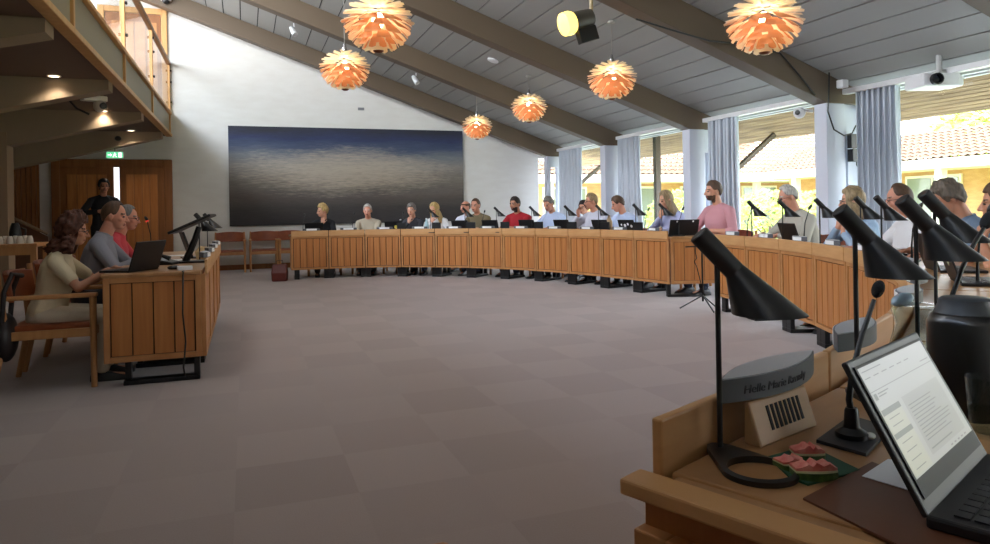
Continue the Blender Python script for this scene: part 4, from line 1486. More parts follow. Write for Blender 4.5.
t = thing('coffee_jug', (rt.x - .34, rt.y + .48, HT), 0, 'dark coffee jug at the back of the side table', 'jug')
MB().lathe([(.06, 0), (.065, .12), (.05, .2), (.035, .24)], 16).build('body', M_BLKP, t, smooth=50)
MB().tube([(.06, 0, .18), (.11, 0, .16), (.10, 0, .06), (.062, 0, .05)], .01, 8).build('handle', M_BLKP, t)

# ------------------------------------------------------------------ ceiling things
# leaf pendants: rows of copper-white blades round a glowing core
M_COPPER = mat('copper_leaf', (226, 150, 100), .45, metal=.0)
M_LEAFIN = mat('leaf_inner_white', (250, 236, 210), .6)
M_CHROME = mat('chrome_fitting', (190, 190, 190), .2, .9)
M_BULB = mat('bulb_glow', (255, 240, 210), .5, emit=(255, 228, 184), es=6)
def make_pendant(label):
    t = thing('leaf_pendant', (0, 0, 0), 0, label, 'pendant lamp', 'copper leaf pendant lamps')
    Rr = .30
    n_ = 8
    for k in range(12):
        a = 64 - k * 12.0
        la = R(a)
        rr, zz_ = (Rr + (.02 if k < 6 else -.01)) * math.cos(la) + .004, Rr * .84 * math.sin(la)
        up_row = k < 6
        wd_ = max(.05, 2 * PI * rr / n_ * (.50 if up_row else .88))
        ln = .19 if up_row else (.14 if k < 9 else .10)
        tilt = R(-16 + 6 * k) if up_row else R(38 + (k - 6) * 7)
        # one blade: a bent plate, wide at the tip
        q = MB()
        top, bot = [], []
        for i in range(5):
            t_ = i / 4
            w_ = wd_ * (.5 + .5 * t_) * (1.0 if t_ < .9 else .86)
            cur = .018 * math.sin(t_ * 1.6) * (0 if up_row else 1)
            for s_ in (-1, 0, 1):
                x_ = (t_ - 1) * ln
                sag = -.10 * (w_ * .5) * abs(s_)
                top.append((x_ + (.012 if s_ == 0 and i == 4 else 0), s_ * w_ / 2, cur + sag + .001))
                bot.append((x_ + (.012 if s_ == 0 and i == 4 else 0), s_ * w_ / 2, cur + sag - .001))
        fs_t = [(i * 3 + j, i * 3 + j + 1, i * 3 + j + 4, i * 3 + j + 3) for i in range(4) for j in range(2)]
        q.add(top + bot, fs_t, 0)
        q.add(top + bot, [tuple(15 + v for v in reversed(f)) for f in fs_t], 1)
        rim = [0, 1, 2, 5, 8, 11, 14, 13, 12, 9, 6, 3]
        q.add(top + bot, [(rim[i], rim[(i + 1) % 12], 15 + rim[(i + 1) % 12], 15 + rim[i]) for i in range(12)], 0)
        Mt = Matrix.Rotation(tilt, 4, 'Y')
        q.v = [tuple(Mt @ Vector(v)) for v in q.v]
        me_ = None
        for i in range(n_):
            th_ = 2 * PI * i / n_ + (k % 2) * PI / n_ + k * .05
            loc_ = (rr * math.cos(th_), rr * math.sin(th_), zz_)
            if me_ is None:
                o = q.build('leaf', [M_LEAFIN if up_row else M_COPPER, M_LEAFIN], t)
                me_ = o.data
            else:
                o = bpy.data.objects.new('leaf', me_)
                COL.objects.link(o)
                o.parent = t
            o.location = loc_
            o.rotation_euler = (0, 0, th_)
    MB().lathe([(.03, .20), (.034, .26), (.02, .30), (.012, .33)], 14).build('socket', M_CHROME, t, smooth=50)
    MB().ball((0, 0, .03), (.055, .055, .075)).build('bulb', M_BULB, t, smooth=180)
    MB().lathe([(.05, -.245), (.03, -.262), (.01, -.266)], 12).build('bottom_cap', mat('copper_cap', (120, 66, 36), .35, .6), t, smooth=50)
    return t
PEND = [(378, 24, 66, 'copper leaf pendant lamp at top left of centre, its top cut by the picture edge'), (345, 70, 47, 'copper leaf pendant lamp over the painting, just below left of the large one'),
        (477, 127, 29, 'smallest copper leaf pendant lamp, by the right upper corner of the painting'), (529, 108, 34, 'copper leaf pendant lamp between the smallest one and the spotlit middle one'),
        (612, 80, 46, 'copper leaf pendant lamp hanging below the yellow stage spotlight'), (764, 24, 70, 'copper leaf pendant lamp at the upper right before the big beam')]
pd0 = None
for i, (x, y, w_, lb) in enumerate(PEND):
    p = at(x, y, .6 * 690 / w_)
    if pd0 is None:
        pd0 = make_pendant(lb)
        pd0.location = p
        o = pd0
    else:
        o = dup(pd0, p, .4 * i, lb)
    L_ = zc_(p.x) - p.z
    MB().tube([(0, 0, .32), (0, 0, L_ - .02)], .006, 6).lathe([(.05, L_ - .03), (.04, L_ + .0)], 12).build('cord', mat('cord_grey', (170, 168, 160), .5), o)

# stage spotlight with yellow glow, on a pipe from the ceiling
def spot_at():
    p = at(581, 20, 6.6)
    t = thing('stage_spotlight', p, 0, 'black stage spotlight with yellow lit lens under the ceiling', 'spotlight')
    rt_, fw_ = Vector((CY, -SY, 0)), Vector((SY, CY, 0))
    ax = (-rt_ * .86 - fw_ * .35 - Vector((0, 0, .30))).normalized()
    Mx_ = ax.to_track_quat('Z', 'Y').to_matrix().to_4x4()
    MB().lathe([(.03, -.13), (.085, -.11), (.09, .02), (.095, .10), (.085, .10)], 18, M=Mx_).build('housing', mat('spot_grey', (70, 66, 58), .4), t, smooth=40)
    MB().lathe([(.10, .10), (.115, .13), (.11, .20), (.10, .205)], 18, M=Mx_).build('lens', mat('spot_glow', (250, 220, 120), .4, emit=(255, 226, 100), es=.7), t, smooth=40)
    MB().box((-.10, -.07, -.05), (.10, .07, .03), M=Matrix.Translation(rt_ * .06 + Vector((0, 0, -.14))) @ Mx_ @ Matrix.Rotation(R(90), 4, 'Y')).build('ballast_box', M_BLKP, t, bevel=.006)
    zt_ = zc_(p.x + .09) - p.z
    MB().tube([rt_ * .10 + Vector((0, 0, -.02)), rt_ * .10 + Vector((0, 0, zt_))], .018, 8).build('hanger', mat('spot_pipe', (170, 150, 110), .5), t)
    MB().tube([Vector((0, 0, 0)) + ax * .02, rt_ * .10 + Vector((0, 0, .02))], .02, 8).build('bracket', M_BLKP, t)
spot_at()
# little white spotlights and sensors under the ceiling
def ceil_hit(x, y):
    a, b = sight(x, y)
    dx_ = a * CY + SY        # X per unit depth
    d = (CEIL0 + SL * XW - EYE) / (SL * dx_ - b)
    return at(x, y, d)
for x, y, lb in ((294, 31, 'small white ceiling spotlight at far left between the first two beams'), (416, 80, 'small white ceiling spotlight near the middle of the far ceiling bay')):
    p = ceil_hit(x, y - 7)
    t = thing('ceiling_spotlight', p, 0, lb, 'spotlight', 'small white ceiling spotlights')
    MB().tube([(0, 0, .02), (0, 0, -.06)], .015, 8).build('mount', M_WHITE, t)
    MB().lathe([(.035, -.10), (.05, -.02), (.055, .10), (.05, .10)], 14, M=rotM((-.02, 0, -.14), rx=R(150), ry=R(20))).build('head', M_WHITE, t, smooth=40)
p = ceil_hit(493, 60)
tag(MB().lathe([(.10, .0), (.10, -.02), (.07, -.03)], 20, M=Matrix.Translation(p) @ Matrix.Rotation(math.atan(SL), 4, 'Y')).build('smoke_detector', M_WHITE, smooth=40), 'flat white round sensor on the grey ceiling boards', 'sensor')
p = onY(361, 109, YB)
tag(MB().box((p.x - .07, YB - .02, p.z - .03), (p.x + .07, YB, p.z + .03)).build('wall_vent', M_GREY), 'tiny grey vent in the white wall above the painting', 'vent')
# camera dome at the top left beam
p = onY(166, 2, 15.1)
t = thing('dome_camera', p, 0, 'small white dome camera under the beam at the top of the upper door', 'camera')
MB().box((-.1, -.08, .02), (.1, .08, .14)).build('housing', M_WHITE, t, bevel=.02)
MB().ball((0, -.02, .02), .07).build('dome', M_BLKP, t, smooth=180)

# projector
p = ceil_hit(939, 56)
t = thing('projector', p, R(-20), 'white ceiling projector with round black lens in front of the right window', 'projector')
MB().tube([(0, 0, .05), (0, 0, -.17)], .03, 8).build('mount', mat('mount_grey', (190, 190, 188), .4), t)
bz = -.36
MB().box((-.25, -.12, bz + .02), (.15, .22, bz + .16)).box((.15, -.04, bz + .03), (.24, .20, bz + .15)).build('body', M_WHITE, t, bevel=.02)
MB().lathe([(.062, 0), (.062, .06), (.05, .065), (.045, .03)], 18, M=rotM((-.12, -.11, bz + .09), rx=PI / 2)).build('lens', M_BLKP, t, smooth=40)
MB().lathe([(.044, .0), (.02, .012)], 16, M=rotM((-.12, -.14, bz + .09), rx=PI / 2)).build('lens_glass', mat('lens_glass', (30, 34, 44), .05), t, smooth=60)
MB().box((-.02, -.02, -.2), (.06, .1, -.15)).build('bracket', mat('mount_grey', (190, 190, 188), .4), t)

# camera, boxes and cables at the pillar on the right
yp = BEAM_Y[3]
assert abs(yp - 6.8) < 1e-6
p = onX(800, 113, XW - .12)
t = thing('security_camera', (p.x, p.y, p.z), R(-60), 'white bullet dome camera on an arm at the left of the cable pillar', 'camera')
MB().ball((0, -.03, 0), (.075, .075, .075)).build('head', M_WHITE, t, smooth=180)
MB().lathe([(.03, 0), (.032, .02), (.02, .024)], 14, M=rotM((-.0, -.09, -.005), rx=PI / 2)).build('lens', M_BLKP, t, smooth=50)
MB().tube([(0, 0, .03), (.06, .06, .03), (.13, .10, .02)], .018, 8).build('arm', M_WHITE, t)
yn = yp - .105
def on_pillar(x, y):
    return onY(x, y, yn)
a_, b_ = on_pillar(846, 135), on_pillar(852, 147)
c_ = on_pillar(845, 147)
q0 = on_pillar(850, 147)
t = thing('wall_amplifier', (q0.x, yn - .03, q0.z), 0, 'black equipment boxes screwed in the recess of the cable pillar', 'equipment box')
MB().box((-.05, -.04, -.02), (.05, .03, .16)).build('upper_box', M_BLKP, t, bevel=.006)
MB().box((-.05, -.06, -.19), (.09, .03, -.03)).build('lower_box', M_BLKP, t, bevel=.006)
pts = [on_pillar(825.5, 62), on_pillar(825, 90), on_pillar(824, 112), on_pillar(830, 130), on_pillar(840, 136), on_pillar(848, 134), on_pillar(852, 126)]
tag(MB().tube([Vector((v.x, yn - .06, v.z)) for v in pts], .010, 6).build('cable', M_BLACK), 'black cable looping down across the cable pillar', 'cable')
pts = [on_pillar(854, 155), on_pillar(854, 165), on_pillar(857, 170), on_pillar(863, 172)]
tag(MB().tube([Vector((v.x, yn - .04, v.z)) for v in pts], .008, 6).build('cable', M_BLACK), 'short black cable end curling below the equipment boxes', 'cable')
q0 = on_pillar(857, 109)
tag(MB().box((q0.x - .03, yn - .05, q0.z - .04), (q0.x + .06, yn, q0.z + .04)).build('junction_box', M_WHITE, bevel=.01), 'small white junction box at the top of the cable pillar beside the curtain', 'box')
q0 = onX(843, 84, XW + .05)
tag(MB().box((q0.x - .06, q0.y - .05, q0.z - .05), (q0.x + .04, q0.y + .05, q0.z + .05)).build('sensor', M_WHITE, bevel=.012), 'small white motion sensor at the left end of the right curtain rail', 'sensor')
# dark cable draped along the big beam from the pendant
yb_ = BEAM_Y[3] - .15
pts = [onY(636, 19, yb_), onY(675, 31, yb_), onY(710, 41, yb_), onY(743, 44, yb_), onY(780, 53, yb_), onY(800, 76, yb_), onY(815, 95, yb_)]
tag(MB().tube(pts, .011, 6).build('cable', M_BLACK), 'dark cable draped along the face of the big right beam', 'cable')
q = MB().tube([onY(541, 152, YB - .04), onY(541, 132, YB - .04)], .02, 6)
tag(q.build('conduit', M_WHITE), 'white vertical conduit at the right end of the back wall above the beam foot', 'conduit')

# exit sign on its rod
p = onY(115, 155, 15.3)
t = thing('exit_sign', p, 0, 'small lit green escape sign hanging over the double door', 'sign')
MB().box((-.19, -.02, -.085), (.19, .02, .085)).build('box', M_WHITE, t, bevel=.004)
MB().box((-.18, -.024, -.075), (.18, -.021, .075)).build('face', mat('sign_green', (30, 150, 90), .4, emit=(96, 190, 140), es=.40), t)
M_SGW = mat('sign_white', (240, 250, 244), .4, emit=(240, 255, 246), es=.45)
q = MB()
def sp(pts):
    q.add([(x_, -.0255, z_) for x_, z_ in pts], [tuple(range(len(pts)))])
sp([(-.155, -.012), (-.10, -.012), (-.10, -.04), (-.055, 0), (-.10, .04), (-.10, .012), (-.155, .012)])
sp([(.08, -.06), (.15, -.06), (.15, .06), (.08, .06)])
sp([(-.01, .035), (.012, .035), (.012, .06), (-.01, .06)])
sp([(-.03, -.01), (.02, -.01), (.03, .028), (-.02, .028)])
sp([(-.05, -.055), (-.03, -.06), (.0, -.01), (-.03, -.01)])
sp([(.03, -.055), (.05, -.05), (.02, -.01), (0, -.01)])
q.build('pictogram', M_SGW, t)
MB().tube([(0, 0, .08), (0, 0, (2.86 - p.z) / .8)], .008, 6).build('rod', M_BLACK, t)
t.scale = (.8,) * 3
tag(MB().ball(onY(118, 138.5, 14.8), (.06, .06, .05)).build('ceiling_speaker', M_BLKP, smooth=180), 'small dark ball sensor under the gallery over the exit sign', 'sensor')
# pan-tilt camera under the gallery
p = onY(94, 103, 10.0)
t = thing('pan_tilt_camera', p, R(30), 'white pan-tilt camera hanging under the gallery ceiling', 'camera')
MB().box((-.14, -.07, .02), (.14, .07, .09)).build('base', mat('warm_white_plastic', (206, 198, 186), .4), t, bevel=.01)
MB().ball((.06, -.02, -.03), (.075, .085, .085)).build('head', mat('warm_white_plastic', (206, 198, 186), .4), t, smooth=180)
MB().lathe([(.04, 0), (.042, .03), (.03, .034)], 14, M=rotM((.07, -.09, -.04), rx=PI / 2)).build('lens', M_BLKP, t, smooth=50)
MB().box((-.12, -.05, .09), (.10, .05, 2.86 - p.z)).build('mount', M_GBEAM, t)
MB().tube([(-.14, 0, .05), (-.24, 0, .07), (-.28, 0, .0), (-.2, 0, -.09), (-.06, 0, -.15)], .014, 6).build('cable', M_BLKP, t)
# downlights in the gallery soffit
M_DL = mat('downlight_glow', (255, 240, 220), .4, emit=(255, 226, 190), es=2.2)
for x, y, lb in ((54, 76, 'lit round downlight in the gallery ceiling nearest the camera'), (103, 111, 'lit downlight by the pan-tilt camera'), (131, 130.5, 'lit downlight farthest along the gallery ceiling')):
    p = onZ(x, y, 2.856)
    t = thing('downlight', p, 0, lb, 'downlight', 'gallery downlights')
    MB().lathe([(.075, .004), (.07, -.008), (.055, -.006), (.055, .0)], 18).build('trim', M_WHITE, t, smooth=50)
    MB().lathe([(.054, -.001), (.05, -.004)], 18).build('lens', M_DL, t)
    lamp_object('downlight_lamp', 'SPOT', (p.x, p.y, p.z - .02), 7, (1, .86, .68), target=(p.x, p.y, 0), spot_size=R(120), spot_blend=.8, shadow_soft_size=.05)
# ================================================================== people
def skin(key, c):
    return mat('skin_' + key, c, .55, vary=((min(255, c[0] + 8), c[1] - 4, c[2] - 6), (30, 30, 30), 3))
SK_FAIR, SK_RED, SK_TAN = skin('fair', (206, 156, 130)), skin('ruddy', (204, 148, 124)), skin('tan', (186, 136, 108))
def hairm(key, c):
    return mat('hair_' + key, c, .6, vary=((int(c[0] * .72), int(c[1] * .72), int(c[2] * .72)), (60, 60, 14), 3))
def cloth(key, c):
    return mat('cloth_' + key, c, .85, bump=(90, .25))
M_EYE = mat('eye_dark', (40, 30, 26), .3)
M_LIP = mat('lip', (150, 84, 76), .5)
M_SHOE = mat('shoe_dark', (26, 24, 24), .45)

def cap_prim(mb, a, b_, ra, rb, n=12):
    a, b_ = Vector(a), Vector(b_)
    ax = (b_ - a)
    L = ax.length
    if L < 1e-6:
        return
    ax /= L
    u_ = ax.orthogonal().normalized()
    w_ = ax.cross(u_)
    rings = []
    for k in range(4):
        t_ = R(-88 + 88 * k / 3)
        rings.append((a + ax * ra * math.sin(t_), ra * math.cos(t_)))
    for k in range(4):
        t_ = R(88 * k / 3)
        rings.append((b_ + ax * rb * math.sin(t_), rb * math.cos(t_)))
    mb.loft([[c + (u_ * math.cos(2 * PI * i / n) + w_ * math.sin(2 * PI * i / n)) * r for i in range(n)] for c, r in rings])
def ell(mb, c, r, M=None, n=16, k=10):
    mb.ball(c, r, n=n, k=k, M=M)
def torso_loft(mb, secs, n=20):
    # secs: (centre, rx, ry, tilt about X)
    rings = []
    for c, rx, ry, tl in secs:
        e = Matrix.Rotation(tl, 3, 'X')
        rings.append([Vector(c) + e @ Vector((rx * math.copysign(abs(math.cos(a)) ** .85, math.cos(a)), ry * math.copysign(abs(math.sin(a)) ** .85, math.sin(a)), 0)) for a in [2 * PI * i / n for i in range(n)]])
    mb.loft(rings)
def remesh(mb, name, mats, voxel, smooth=3):
    me = bpy.data.meshes.new('tmp')
    me.from_pydata(mb.v, [], mb.f)
    bm = bmesh.new()
    bm.from_mesh(me)
    bmesh.ops.recalc_face_normals(bm, faces=bm.faces)
    bm.to_mesh(me)
    bm.free()
    o = bpy.data.objects.new('tmp', me)
    COL.objects.link(o)
    r_ = o.modifiers.new('r', 'REMESH')
    r_.mode = 'VOXEL'
    r_.voxel_size = voxel
    sm = o.modifiers.new('s', 'SMOOTH')
    sm.factor = .5
    sm.iterations = smooth
    bpy.context.view_layer.update()
    dg_ = bpy.context.evaluated_depsgraph_get()
    out = bpy.data.meshes.new_from_object(o.evaluated_get(dg_))
    bpy.data.objects.remove(o)
    bpy.data.meshes.remove(me)
    out.name = name
    out.materials.clear()
    for m_ in mats:
        out.materials.append(m_)
    out.shade_smooth()
    ob = bpy.data.objects.new(name, out)
    COL.objects.link(ob)
    return ob
def centers(me):
    a = np.empty(len(me.polygons) * 3, dtype=np.float32)
    me.polygons.foreach_get('center', a)
    return a.reshape(-1, 3)
def ik(S, W, la, lb, hint):
    S, W, hint = Vector(S), Vector(W), Vector(hint)
    d = W - S
    L = min(d.length, (la + lb) * .995)
    dn = d.normalized()
    W = S + dn * L
    x_ = (la * la - lb * lb + L * L) / (2 * L)
    h_ = math.sqrt(max(la * la - x_ * x_, 1e-6))
    hp = (hint - dn * hint.dot(dn))
    hp = hp.normalized() if hp.length > 1e-5 else dn.orthogonal()
    return S + dn * x_ + hp * h_, W
def hand_prims(mb, W, hd, pn, side, curl=.5, s=1.0):
    # W wrist, hd direction to the knuckles, pn palm normal (palm faces +pn), side: +1 thumb to hd x pn
    hd, pn = Vector(hd).normalized(), Vector(pn)
    pn = (pn - hd * pn.dot(hd)).normalized()
    sd = hd.cross(pn) * side
    K = []
    for i, off in enumerate((.031, .0105, -.0105, -.030)):
        k = W + hd * (.092 - .004 * abs(i - 1)) * s + sd * off * s
        K.append(k)
        cap_prim(mb, W + hd * .012 * s + sd * off * .55 * s, k, .0135 * s, .0105 * s, 8)
    ell(mb, W + hd * .045 * s, (.030 * s, .030 * s, .016 * s), Matrix((sd, hd, pn)).transposed().to_4x4())
    for i, (k, ln) in enumerate(zip(K, (.074, .084, .078, .060))):
        d = (hd + sd * (.16, .05, -.06, -.17)[i]).normalized()
        p = k
        for j, f in enumerate((.46, .32, .24)):
            a = curl * (.55, .8, .7)[j] * (1 + .08 * i)
            ax_ = d.cross(pn)
            d = (Matrix.Rotation(a, 3, ax_.normalized()) @ d).normalized()
            q_ = p + d * ln * f * s
            cap_prim(mb, p, q_, (.0088 - .0008 * j) * s, (.0082 - .0009 * j) * s, 8)
            p = q_
    b_ = W + hd * .026 * s + sd * .022 * s
    d = (hd * .62 + sd * .72 + pn * .25).normalized()
    p = b_ + d * .042 * s
    cap_prim(mb, b_, p, .0135 * s, .0105 * s, 8)
    d2 = (d * .8 + hd * .45 + pn * .3 * curl).normalized()
    q_ = p + d2 * .032 * s
    cap_prim(mb, p, q_, .0100 * s, .0088 * s, 8)
    d3 = (d2 * .85 + hd * .3 + pn * .3 * curl).normalized()
    cap_prim(mb, q_, q_ + d3 * .024 * s, .0088 * s, .0075 * s, 8)

def hair_mesh(st, Hm):
    """hair shell in head space (origin head centre, +Y face). st: volume, front, side, back elevations, long, flare, curl, top"""
    N, J, K = (72, 16, 14) if st.get('fine') else (40, 9, 7)
    vol, noise_a = st.get('vol', .010), st.get('curl', .004)
    rx, ry, rz = .077, .097, .112
    c0 = Vector((0, -.008, .012))
    rnd = random.Random(st.get('seed', 1))
    so = Vector((rnd.uniform(0, 50), rnd.uniform(0, 50), 0))
    L = st.get('long', 0)
    def grid(extra):
        cols = []
        for i in range(N):
            a = -PI + 2 * PI * i / N           # 0 = front
            aa = abs(a)
            part = st.get('part', 0)
            t1 = min(max((aa - R(38)) / R(40), 0), 1)
            t2 = min(max((aa - R(95)) / R(50), 0), 1)
            e = st.get('front', 38) + (st.get('side', -6) - st.get('front', 38)) * (t1 * t1 * (3 - 2 * t1))
            e = e + (st.get('back', -38) - e) * (t2 * t2 * (3 - 2 * t2))
            col = []
            d0 = Vector((math.sin(a), math.cos(a), 0))
            top = R(st.get('top', 88))
            for j in range(J + 1):
                el_ = top + (R(e) - top) * j / J
                dr = Vector((d0.x * math.cos(el_), d0.y * math.cos(el_), math.sin(el_)))
                th_ = vol * (1 - .8 * (j / J) ** 3)
                p = c0 + Vector((dr.x * (rx + th_), dr.y * (ry + th_), dr.z * (rz + th_)))
                nz_ = (mnoise.noise(p * st.get('freq', 30) + so) + .5 * mnoise.noise(p * st.get('freq', 30) * 2.3 + so)) * noise_a
                p = p + dr * (nz_ + extra)
                col.append(p)
            if L:
                w_ = min(max((aa - R(st.get('open', 52))) / R(24), 0), 1)
                p0 = col[-1]
                for k in range(1, K + 1):
                    t_ = k / K
                    out_ = st.get('flare', .02) * math.sin(t_ * PI * .75) + .012
                    ln_ = L * w_ * t_
                    p = p0 + Vector((d0.x, d0.y, 0)) * (out_ * w_ + extra * 1.0) - Vector((0, 0, ln_))
                    if aa < R(100):
                        p.y += -.0 + .02 * t_ * w_
                    nz_ = (mnoise.noise(p * st.get('freq', 30) + so) + .5 * mnoise.noise(p * st.get('freq', 30) * 2.3 + so)) * noise_a * 1.5 * w_
                    p += Vector((d0.x, d0.y, 0)) * nz_
                    col.append(p)
            cols.append(col)
        return cols
    G1, G0 = grid(0), grid(-.014)
    m_ = len(G1[0])
    q = MB()
    vs = [p for c in G1 for p in c] + [p for c in G0 for p in c]
    B = N * m_
    fs = []
    for i in range(N):
        a_, b_ = i * m_, ((i + 1) % N) * m_
        for j in range(m_ - 1):
            fs.append((a_ + j, b_ + j, b_ + j + 1, a_ + j + 1))
            fs.append((B + a_ + j, B + a_ + j + 1, B + b_ + j + 1, B + b_ + j))
        fs.append((a_ + m_ - 1, b_ + m_ - 1, B + b_ + m_ - 1, B + a_ + m_ - 1))
        fs.append((a_, B + a_, B + b_, b_))
    if st.get('top', 88) > 85:
        fs.append(tuple(i * m_ for i in range(N)))
        fs.append(tuple(B + i * m_ for i in range(N - 1, -1, -1)))
    q.add([Hm @ Vector(p) for p in vs], fs)
    return q

def person(label, loc, face, h=1.0, lean=.12, yaw=0.0, pitch=.1, roll=0.0, armL=None, armR=None, shirt=None, sleeve='long', trousers=None,
           sk=SK_FAIR, hair=None, hm=None, beard=None, glasses=False, voxel=.009, build_=1.0, stand=False, gender='m', twist=0.0, collar=True, legs=None, shoes=True):
    """local frame: +Y where the person faces, origin on the floor. arms: (target wrist, elbow hint, hand direction, palm normal, curl)"""
    bw = build_
    fem = gender == 'f'
    hipz = .93 if stand else .535
    hip = Vector((0, 0, hipz))
    up = Vector((0, math.sin(lean), math.cos(lean)))
    fw = Vector((0, math.cos(lean), -math.sin(lean)))
    def sp_(t_, f_=0.0):
        return hip + up * t_ + fw * f_
    shw = (.155 if fem else .178) * (1 + (bw - 1) * .4)
    tw = Matrix.Rotation(twist, 3, 'Z')
    shc = sp_(.425)
    SL_, SR_ = shc + tw @ Vector((-shw, 0, 0)), shc + tw @ Vector((shw, 0, 0))
    nb_ = sp_(.50, .0)
    neck = sp_(.50, .02)
    hb = neck + Vector((0, .035, .085))
    Hr = Matrix.Rotation(-yaw, 3, 'Z') @ Matrix.Rotation(-pitch, 3, 'X') @ Matrix.Rotation(roll, 3, 'Y')
    hc_ = hb + Hr @ Vector((0, .018, .085))
    Hm = Matrix.Translation(hc_) @ Hr.to_4x4()
    armL = armL or ((-.16, .42, .80), (-.6, -.2, -.6), (.3, 1, -.05), (0, 0, -1), .5)
    armR = armR or ((.16, .42, .80), (.6, -.2, -.6), (-.3, 1, -.05), (0, 0, -1), .5)
    arms = []
    for S_, a_, sd in ((SL_, armL, 1), (SR_, armR, -1)):
        E_, W2 = ik(S_, Vector(a_[0]), .29, .255, a_[1])
        arms.append((S_, E_, W2, a_, sd))
    # legs
    hx_ = .10
    if stand:
        LG = [[Vector((s * hx_, 0, hipz - .02)), Vector((s * .10, .01, .49)), Vector((s * .105, -.02, .085))] for s in (-1, 1)]
    else:
        kn, an = legs or ((.13, .43, .50), (.13, .40, .085))
        LG = [[Vector((s * hx_, .02, hipz - .015)), Vector((s * kn[0], kn[1], kn[2])), Vector((s * an[0], an[1], an[2]))] for s in (-1, 1)]
    def torso(mb, g):
        f_ = 1 + (bw - 1)
        wa, ch = (.128 if fem else .15) * f_, (.150 if fem else .172) * (1 + (bw - 1) * .7)
        torso_loft(mb, [(sp_(-.10), .10 + g, .08 + g, 0), (sp_(-.05), .155 * f_ + g, .115 * f_ + g, -lean), (sp_(.04), (.165 if fem else .16) * f_ + g, .122 * f_ + g, -lean), (sp_(.16, .008), wa + g, .105 * f_ + g, -lean),
                        (sp_(.29, .012), ch + g, (.122 if fem else .118) * f_ + g, -lean), (sp_(.38, .0), ch * 1.02 + g, .105 + g, -lean), (sp_(.445, -.005), ch * .78 + g, .078 + g, -lean), (sp_(.485, 0), .085 + g, .062 + g, -lean), (sp_(.51, .005), .06 + g, .055 + g, -lean)])
    def trap(mb, g):
        for S_, sx in ((SL_, -1), (SR_, 1)):
            cap_prim(mb, sp_(.475, -.01) + Vector((sx * .045, 0, 0)), S_ + up * .008, .045 + g, .047 + g)
    mb = MB()
    torso(mb, 0)
    trap(mb, 0)
    cap_prim(mb, sp_(.46, .0), hb + Hr @ Vector((0, -.005, .02)), .056, .052, 14)
    # head: skull, face, jaw, nose, brow, lips, ears
    def H(p):
        return Hm @ Vector(p)
    H4 = Hr.to_4x4()
    ell(mb, H((0, -.012, .022)), (.074, .092, .088), H4, 20, 14)
    ell(mb, H((0, .030, -.025)), (.060, .058, .085), H4, 18, 12)
    ell(mb, H((0, .046, -.082)), (.036 if fem else .042, .036, .026), H4)
    cap_prim(mb, H((0, .082, .012)), H((0, .106, -.030)), .008, .0125, 10)
    ell(mb, H((.012, .094, -.034)), (.008, .009, .007), H4, 8, 6)
    ell(mb, H((-.012, .094, -.034)), (.008, .009, .007), H4, 8, 6)
    cap_prim(mb, H((-.042, .066, .020)), H((.042, .066, .020)), .013, .013, 10)
    for s in (-1, 1):
        ell(mb, H((s * .045, .055, -.022)), (.020, .020, .018), H4, 10, 8)
        ell(mb, H((s * .031, .074, .004)), (.012, .010, .008), H4, 10, 8)
        ell(mb, H((s * .077, -.012, -.008)), (.009, .018, .031), H4, 10, 8)
    cap_prim(mb, H((-.018, .083, -.058)), H((.018, .083, -.058)), .0075, .0075, 8)
    cap_prim(mb, H((-.014, .081, -.068)), H((.014, .081, -.068)), .0078, .0078, 8)
    k_ = .88 if fem else 1.0
    for S_, E_, W2, a_, sd in arms:
        cap_prim(mb, S_, E_, .052 * k_, .040 * k_)
        cap_prim(mb, E_, W2, .040 * k_, .027 * k_)
        ell(mb, S_, (.060 * k_, .060 * k_, .058 * k_))
        hand_prims(mb, W2, a_[2], a_[3], sd, a_[4], .95 if fem else 1.02)
    for hp_, kn_, an_ in LG:
        cap_prim(mb, hp_, kn_, .083 * bw, .056)
        cap_prim(mb, kn_, kn_.lerp(an_, .35), .054, .056)
        cap_prim(mb, kn_.lerp(an_, .35), an_, .056, .036)
        fd_ = Vector((0, 1, 0))
        cap_prim(mb, an_ + Vector((0, -.03, -.045)), an_ + Vector((0, .14, -.055)), .035, .026)
    hmt = hm or M_EYE
    body = remesh(mb, 'person', [sk, M_EYE, M_LIP, hmt], voxel, 2)
    me = body.data
    C_ = centers(me)
    Hi = np.array(Hm.inverted())
    hl = C_ @ Hi[:3, :3].T + Hi[:3, 3]
    mi = np.zeros(len(C_), dtype=np.int32)
    inh = (np.abs(hl[:, 0]) < .09) & (np.abs(hl[:, 1]) < .13) & (np.abs(hl[:, 2]) < .135)
    for s in (-1, 1):
        e_ = (np.abs(hl[:, 0] - s * .031) < .013) & (np.abs(hl[:, 2] - .003) < .0065) & (hl[:, 1] > .055)
        mi[inh & e_] = 1
        b_ = (np.abs(hl[:, 0] - s * .033) < .019) & (np.abs(hl[:, 2] - .026) < .006) & (hl[:, 1] > .05)
        mi[inh & b_] = 3
    lp_ = (np.abs(hl[:, 0]) < .022) & (np.abs(hl[:, 2] + .063) < .010) & (hl[:, 1] > .07)
    if beard:
        bd = (hl[:, 2] < -.046) & (hl[:, 1] > -.005) & (hl[:, 2] > -.135) & ((np.abs(hl[:, 0]) > .016) | (np.abs(hl[:, 2] + .063) > .008) | (hl[:, 1] < .06))
        mi[inh & bd] = 3
    mi[inh & lp_] = 2
    me.polygons.foreach_set('material_index', mi)
    me.update()
    # clothing
    gs = .011
    q = MB()
    torso(q, gs)
    trap(q, gs)
